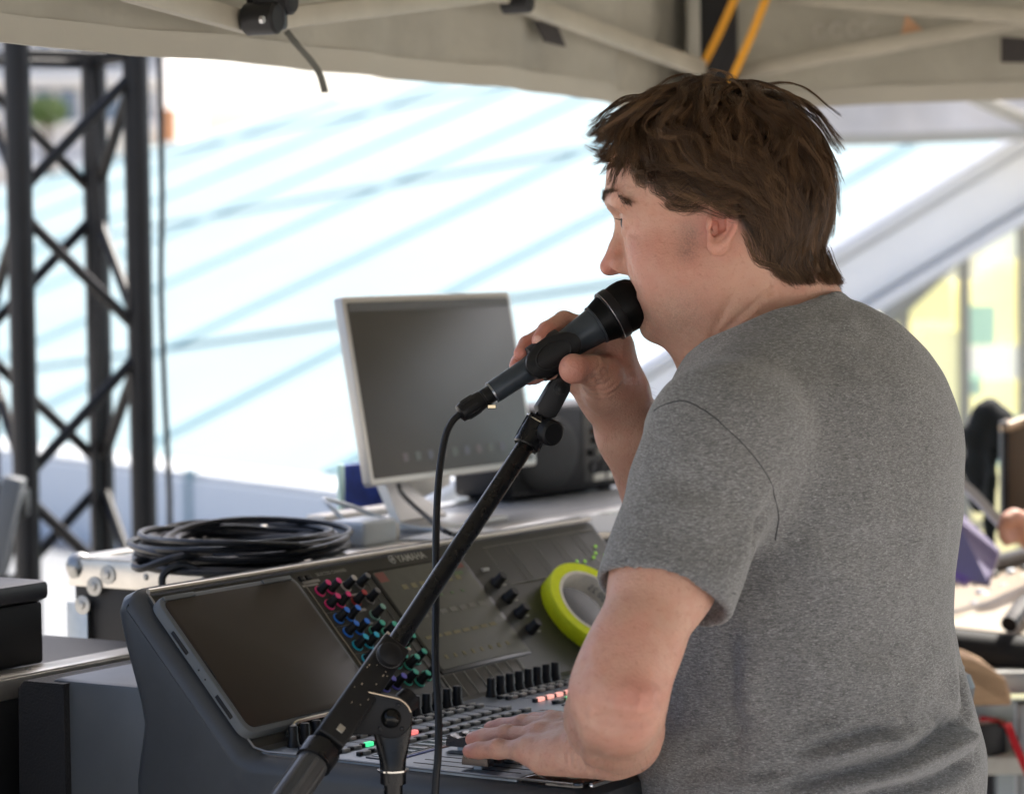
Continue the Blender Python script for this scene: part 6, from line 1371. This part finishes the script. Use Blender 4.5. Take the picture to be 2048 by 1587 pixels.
# second screen, jacket, tablet
sc2 = thing('side_screen', 'brown backed flat screen with black edge at the right frame edge', 'monitor', P(2060, 1020, 4.5) * [1, 1, 0] + [0, 0, D_[2]])
part('screen_back', box(P(2110, 935, 4.5), (.16, .02, .155), .002), M('screen_brown', (.12, .085, .055), .5), sc2, world=True)
part('screen_edge', box(P(2008, 940, 4.49), (.010, .03, .155), .002), m_blk, sc2, world=True)
a, b = P(2004, 858, 4.48), P(2160, 800, 4.55); part('screen_rim', tube([a, b], .008, 8), M('rim_tan', (.62, .46, .30), .5), sc2, world=True)
part('screen_foot', box(P(2110, 1060, 4.5), (.03, .03, .12), .002), m_blk, sc2, world=True)
jk = thing('black_jacket', 'black jacket hanging in front of the shop front at the right', 'jacket', P(1975, 1000, 4.9) * [1, 1, 0])
JP = chain(Pm([(1972, 826, 4.9), (1955, 870, 4.9), (1952, 940, 4.88), (1958, 1010, 4.86)]), [.020, .024, .017, .014], .02) + chain(Pm([(1975, 826, 4.9), (1998, 850, 4.92), (2006, 900, 4.9)]), [.022, .026, .018], .02) + chain(Pm([(1985, 850, 4.92), (1978, 960, 4.92), (1975, 1160, 4.92)]), [.02, .012, .012], .012)
JV, JQ = surface(JP, P(1900, 1200, 4.9) - [.05, .15, .0], P(2060, 780, 4.9) + [.08, .15, .03], .006, 16); JV = JV + vnormals(JV, JQ) * (vnoise(JV, 40, 9) * .012)[:, None]
fastmesh('jacket_cloth', JV, JQ, M('jacket_black', (.012, .016, .016), .85), jk)
part('coat_stand', cyl(P(1976, 1100, 4.92), P(1976, 1100, 4.92) * [1, 1, 0], .012, n=10), m_blk, jk, world=True)
tb2 = thing('angled_tablet', 'tilted purple tinted tablet behind his back at the right', 'tablet', onp(.1, .7))
q = [P(1896, 1000, 4.15), P(2000, 1098, 4.08), P(1978, 1168, 4.02), P(1880, 1150, 4.08)]; nq = nrm(np.cross(q[1] - q[0], q[3] - q[0]))
nq = nq if nq[1] < 0 else -nq
part('tablet_screen', solid((q, [(0, 1, 2, 3)]), -nq, .008), M('tablet_purple', (.20, .17, .30), .25), tb2, world=True, smooth=False)
part('tablet_rim', strip([P(1890, 938, 4.17), P(1950, 990, 4.13), P(2022, 1068, 4.08)], nq, .014, .012), M('rim_silver', (.55, .53, .55), .35, .7), tb2, world=True)
part('tablet_rim', strip([P(1880, 1135, 4.07), P(1935, 1165, 4.04)], nq, .012, .01), M('rim_violet', (.16, .10, .40), .4), tb2, world=True)
# the colleague whose hand reaches in from the right
px = P(2190, 1040, 4.35)
cg = thing('person', 'second person at the right frame edge, only a hand on the tablet shows', 'person', (px[0] + .12, px[1] + .15, 0))
hand0 = P(2050, 1062, 4.10); elb = P(2230, 1130, 4.20); shd = np.array([elb[0] + .12, 4.42, 1.42]); pel = np.array([shd[0] + .1, 4.52, .98])
sk2 = [cone(P(2072, 1066, 4.11), elb, .026, .036, .02), cone(elb, shd, .04, .05, .02), cone(P(2072, 1064, 4.11), P(2040, 1052, 4.09), .024, .020, .015)]
for (du, dv, r) in ((-32, -18, .0085), (-38, -4, .0085), (-36, 12, .0080), (-28, 24, .0070)):
    sk2 += chain([P(2044 + du * .2, 1052 + dv, 4.09), P(2044 + du * .7, 1050 + dv * 1.1, 4.075), P(2040 + du, 1058 + dv * 1.1, 4.06)], [r * 1.15, r, r * .85], .004)
sk2 += chain([P(2056, 1040, 4.09), P(2030, 1032, 4.07), P(2016, 1040, 4.06)], [.012, .010, .0085], .006)
hd2 = np.array([shd[0] + .08, 4.52, 1.66]); sk2 += [ell(hd2, (.095, .075, .115), None, .02), cone(hd2 - [0, 0, .08], hd2 - [0, 0, .2], .055, .06, .03), ell(hd2 + [-.095, 0, -.01], (.02, .014, .024), None, .015), ell(hd2 + [-.07, 0, -.085], (.03, .03, .03), None, .03)]
V2, Q2 = surface(sk2, (hand0[0] - .08, 3.9, 1.0), (hd2[0] + .25, 4.8, 1.85), .0045, 16)
fastmesh('body', relax(V2, Q2, 1), Q2, M('skin_far', (.42, .20, .13), .5, var=(60, .12)), cg)
cl2 = [cone(pel, np.array([shd[0] + .09, 4.5, 1.36]), .14, .13, .05, W=np.diag([1, .72, 1])), cone(shd + [.04, 0, .02], elb * .25 + shd * .75, .062, .056, .03), cone(np.array([shd[0] + .09, 4.66, 1.38]), np.array([shd[0] + .02, 4.75, 1.1]), .06, .05, .03)]
for dy in (-.08, .09): cl2 += chain([pel + [0, dy, -.04], pel + [-.02, dy, -.48], pel + [0, dy, -.93]], [.09, .07, .05], .03)
V2, Q2 = surface(cl2, (pel[0] - .45, 4.1, .0), (pel[0] + .45, 5.0, 1.56), .012, 16)
fastmesh('clothing', relax(V2, Q2, 1), Q2, M('dark_cloth', (.02, .02, .025), .85), cg)
nh = 240; dd = hr.normal(size=(nh, 3)); dd[:, 2] = np.abs(dd[:, 2]) * 1.2 - .15; dd /= np.linalg.norm(dd, axis=1)[:, None]
W = np.stack([hd2 + dd * np.array([.097, .078, .117]) * s - np.array([-.02, 0, .03]) * (s - 1) * 8 for s in (.98, 1.04, 1.08)], 1); strands((W - HC) @ HF.T * 100, .003, 'hair', m_hair, cg, hr.random(nh) * .3)
# things on the shelf
kb = thing('cardboard_piece', 'bent piece of brown corrugated cardboard on the steel table', 'cardboard', P(1960, 1410, 3.72) * [1, 1, 0] + [0, 0, zs])
ko = P(1960, 1410, 3.72); pl_ = [((u - 1960) / FPX * 3.72, -(v - 1410) / FPX * 3.72) for u, v in ((1880, 1412), (2022, 1410), (2024, 1395), (2012, 1358), (1985, 1336), (1950, 1318), (1910, 1306), (1880, 1302))]
part('cardboard_slab', prism(pl_, ko, (1, 0, 0), (0, 0, 1), (0, -1, 0), -.10, .0, .004), M('kraft', (.40, .26, .15), .8, var=(50, .15), stretch=(1, 1, 8)), kb, world=True)
for k in range(5): part('ply_line', tube([ko + np.array([(1890 + 8 * k - 1960) / FPX * 3.72, -.0005, .058 - .004 * k]), ko + np.array([(2016 - 1960) / FPX * 3.72, -.0005, .030 - .006 * k])], .0006, 4), M('ply_dark', (.22, .14, .08), .8), kb, world=True)
tr2 = thing('black_tape_roll', 'roll of black tape lying flat on the shelf by the red strap', 'tape roll', P(1958, 1500, 3.78) * [1, 1, 0] + [0, 0, zs])
c_ = P(1955, 1480, 3.80); c_ = np.array([c_[0], c_[1], zs])
part('tape_winding', lathe([(.026, 0), (.038, 0), (.0385, .002), (.0385, .040), (.038, .042), (.026, .042), (.026, 0)], c_, (0, 0, 1), 40, closed=False), M('tape_black', (.018, .018, .019), .55), tr2, world=True)
part('tape_core', lathe([(.022, -.0), (.0259, -.0), (.0259, .0435), (.022, .0435), (.022, 0)], c_, (0, 0, 1), 40, closed=False), M('core_card', (.55, .5, .42), .8), tr2, world=True)
part('tape_label', lathe([(.027, .0424), (.037, .0424)], c_, (0, 0, 1), 40, closed=False), M('tape_side_tan', (.52, .44, .36), .7), tr2, world=True)
part('red_strap', strip(spline([c_ + [.0, -.02, .046], c_ + [.03, -.03, .040], P(2016, 1450, 3.7), P(2032, 1490, 3.68), P(2062, 1560, 3.66)], 5), (1, 0, .3), .010, .002), M('red_webbing', (.55, .01, .02), .5), label='bright red strap hanging over the shelf edge at the right', cat='strap')
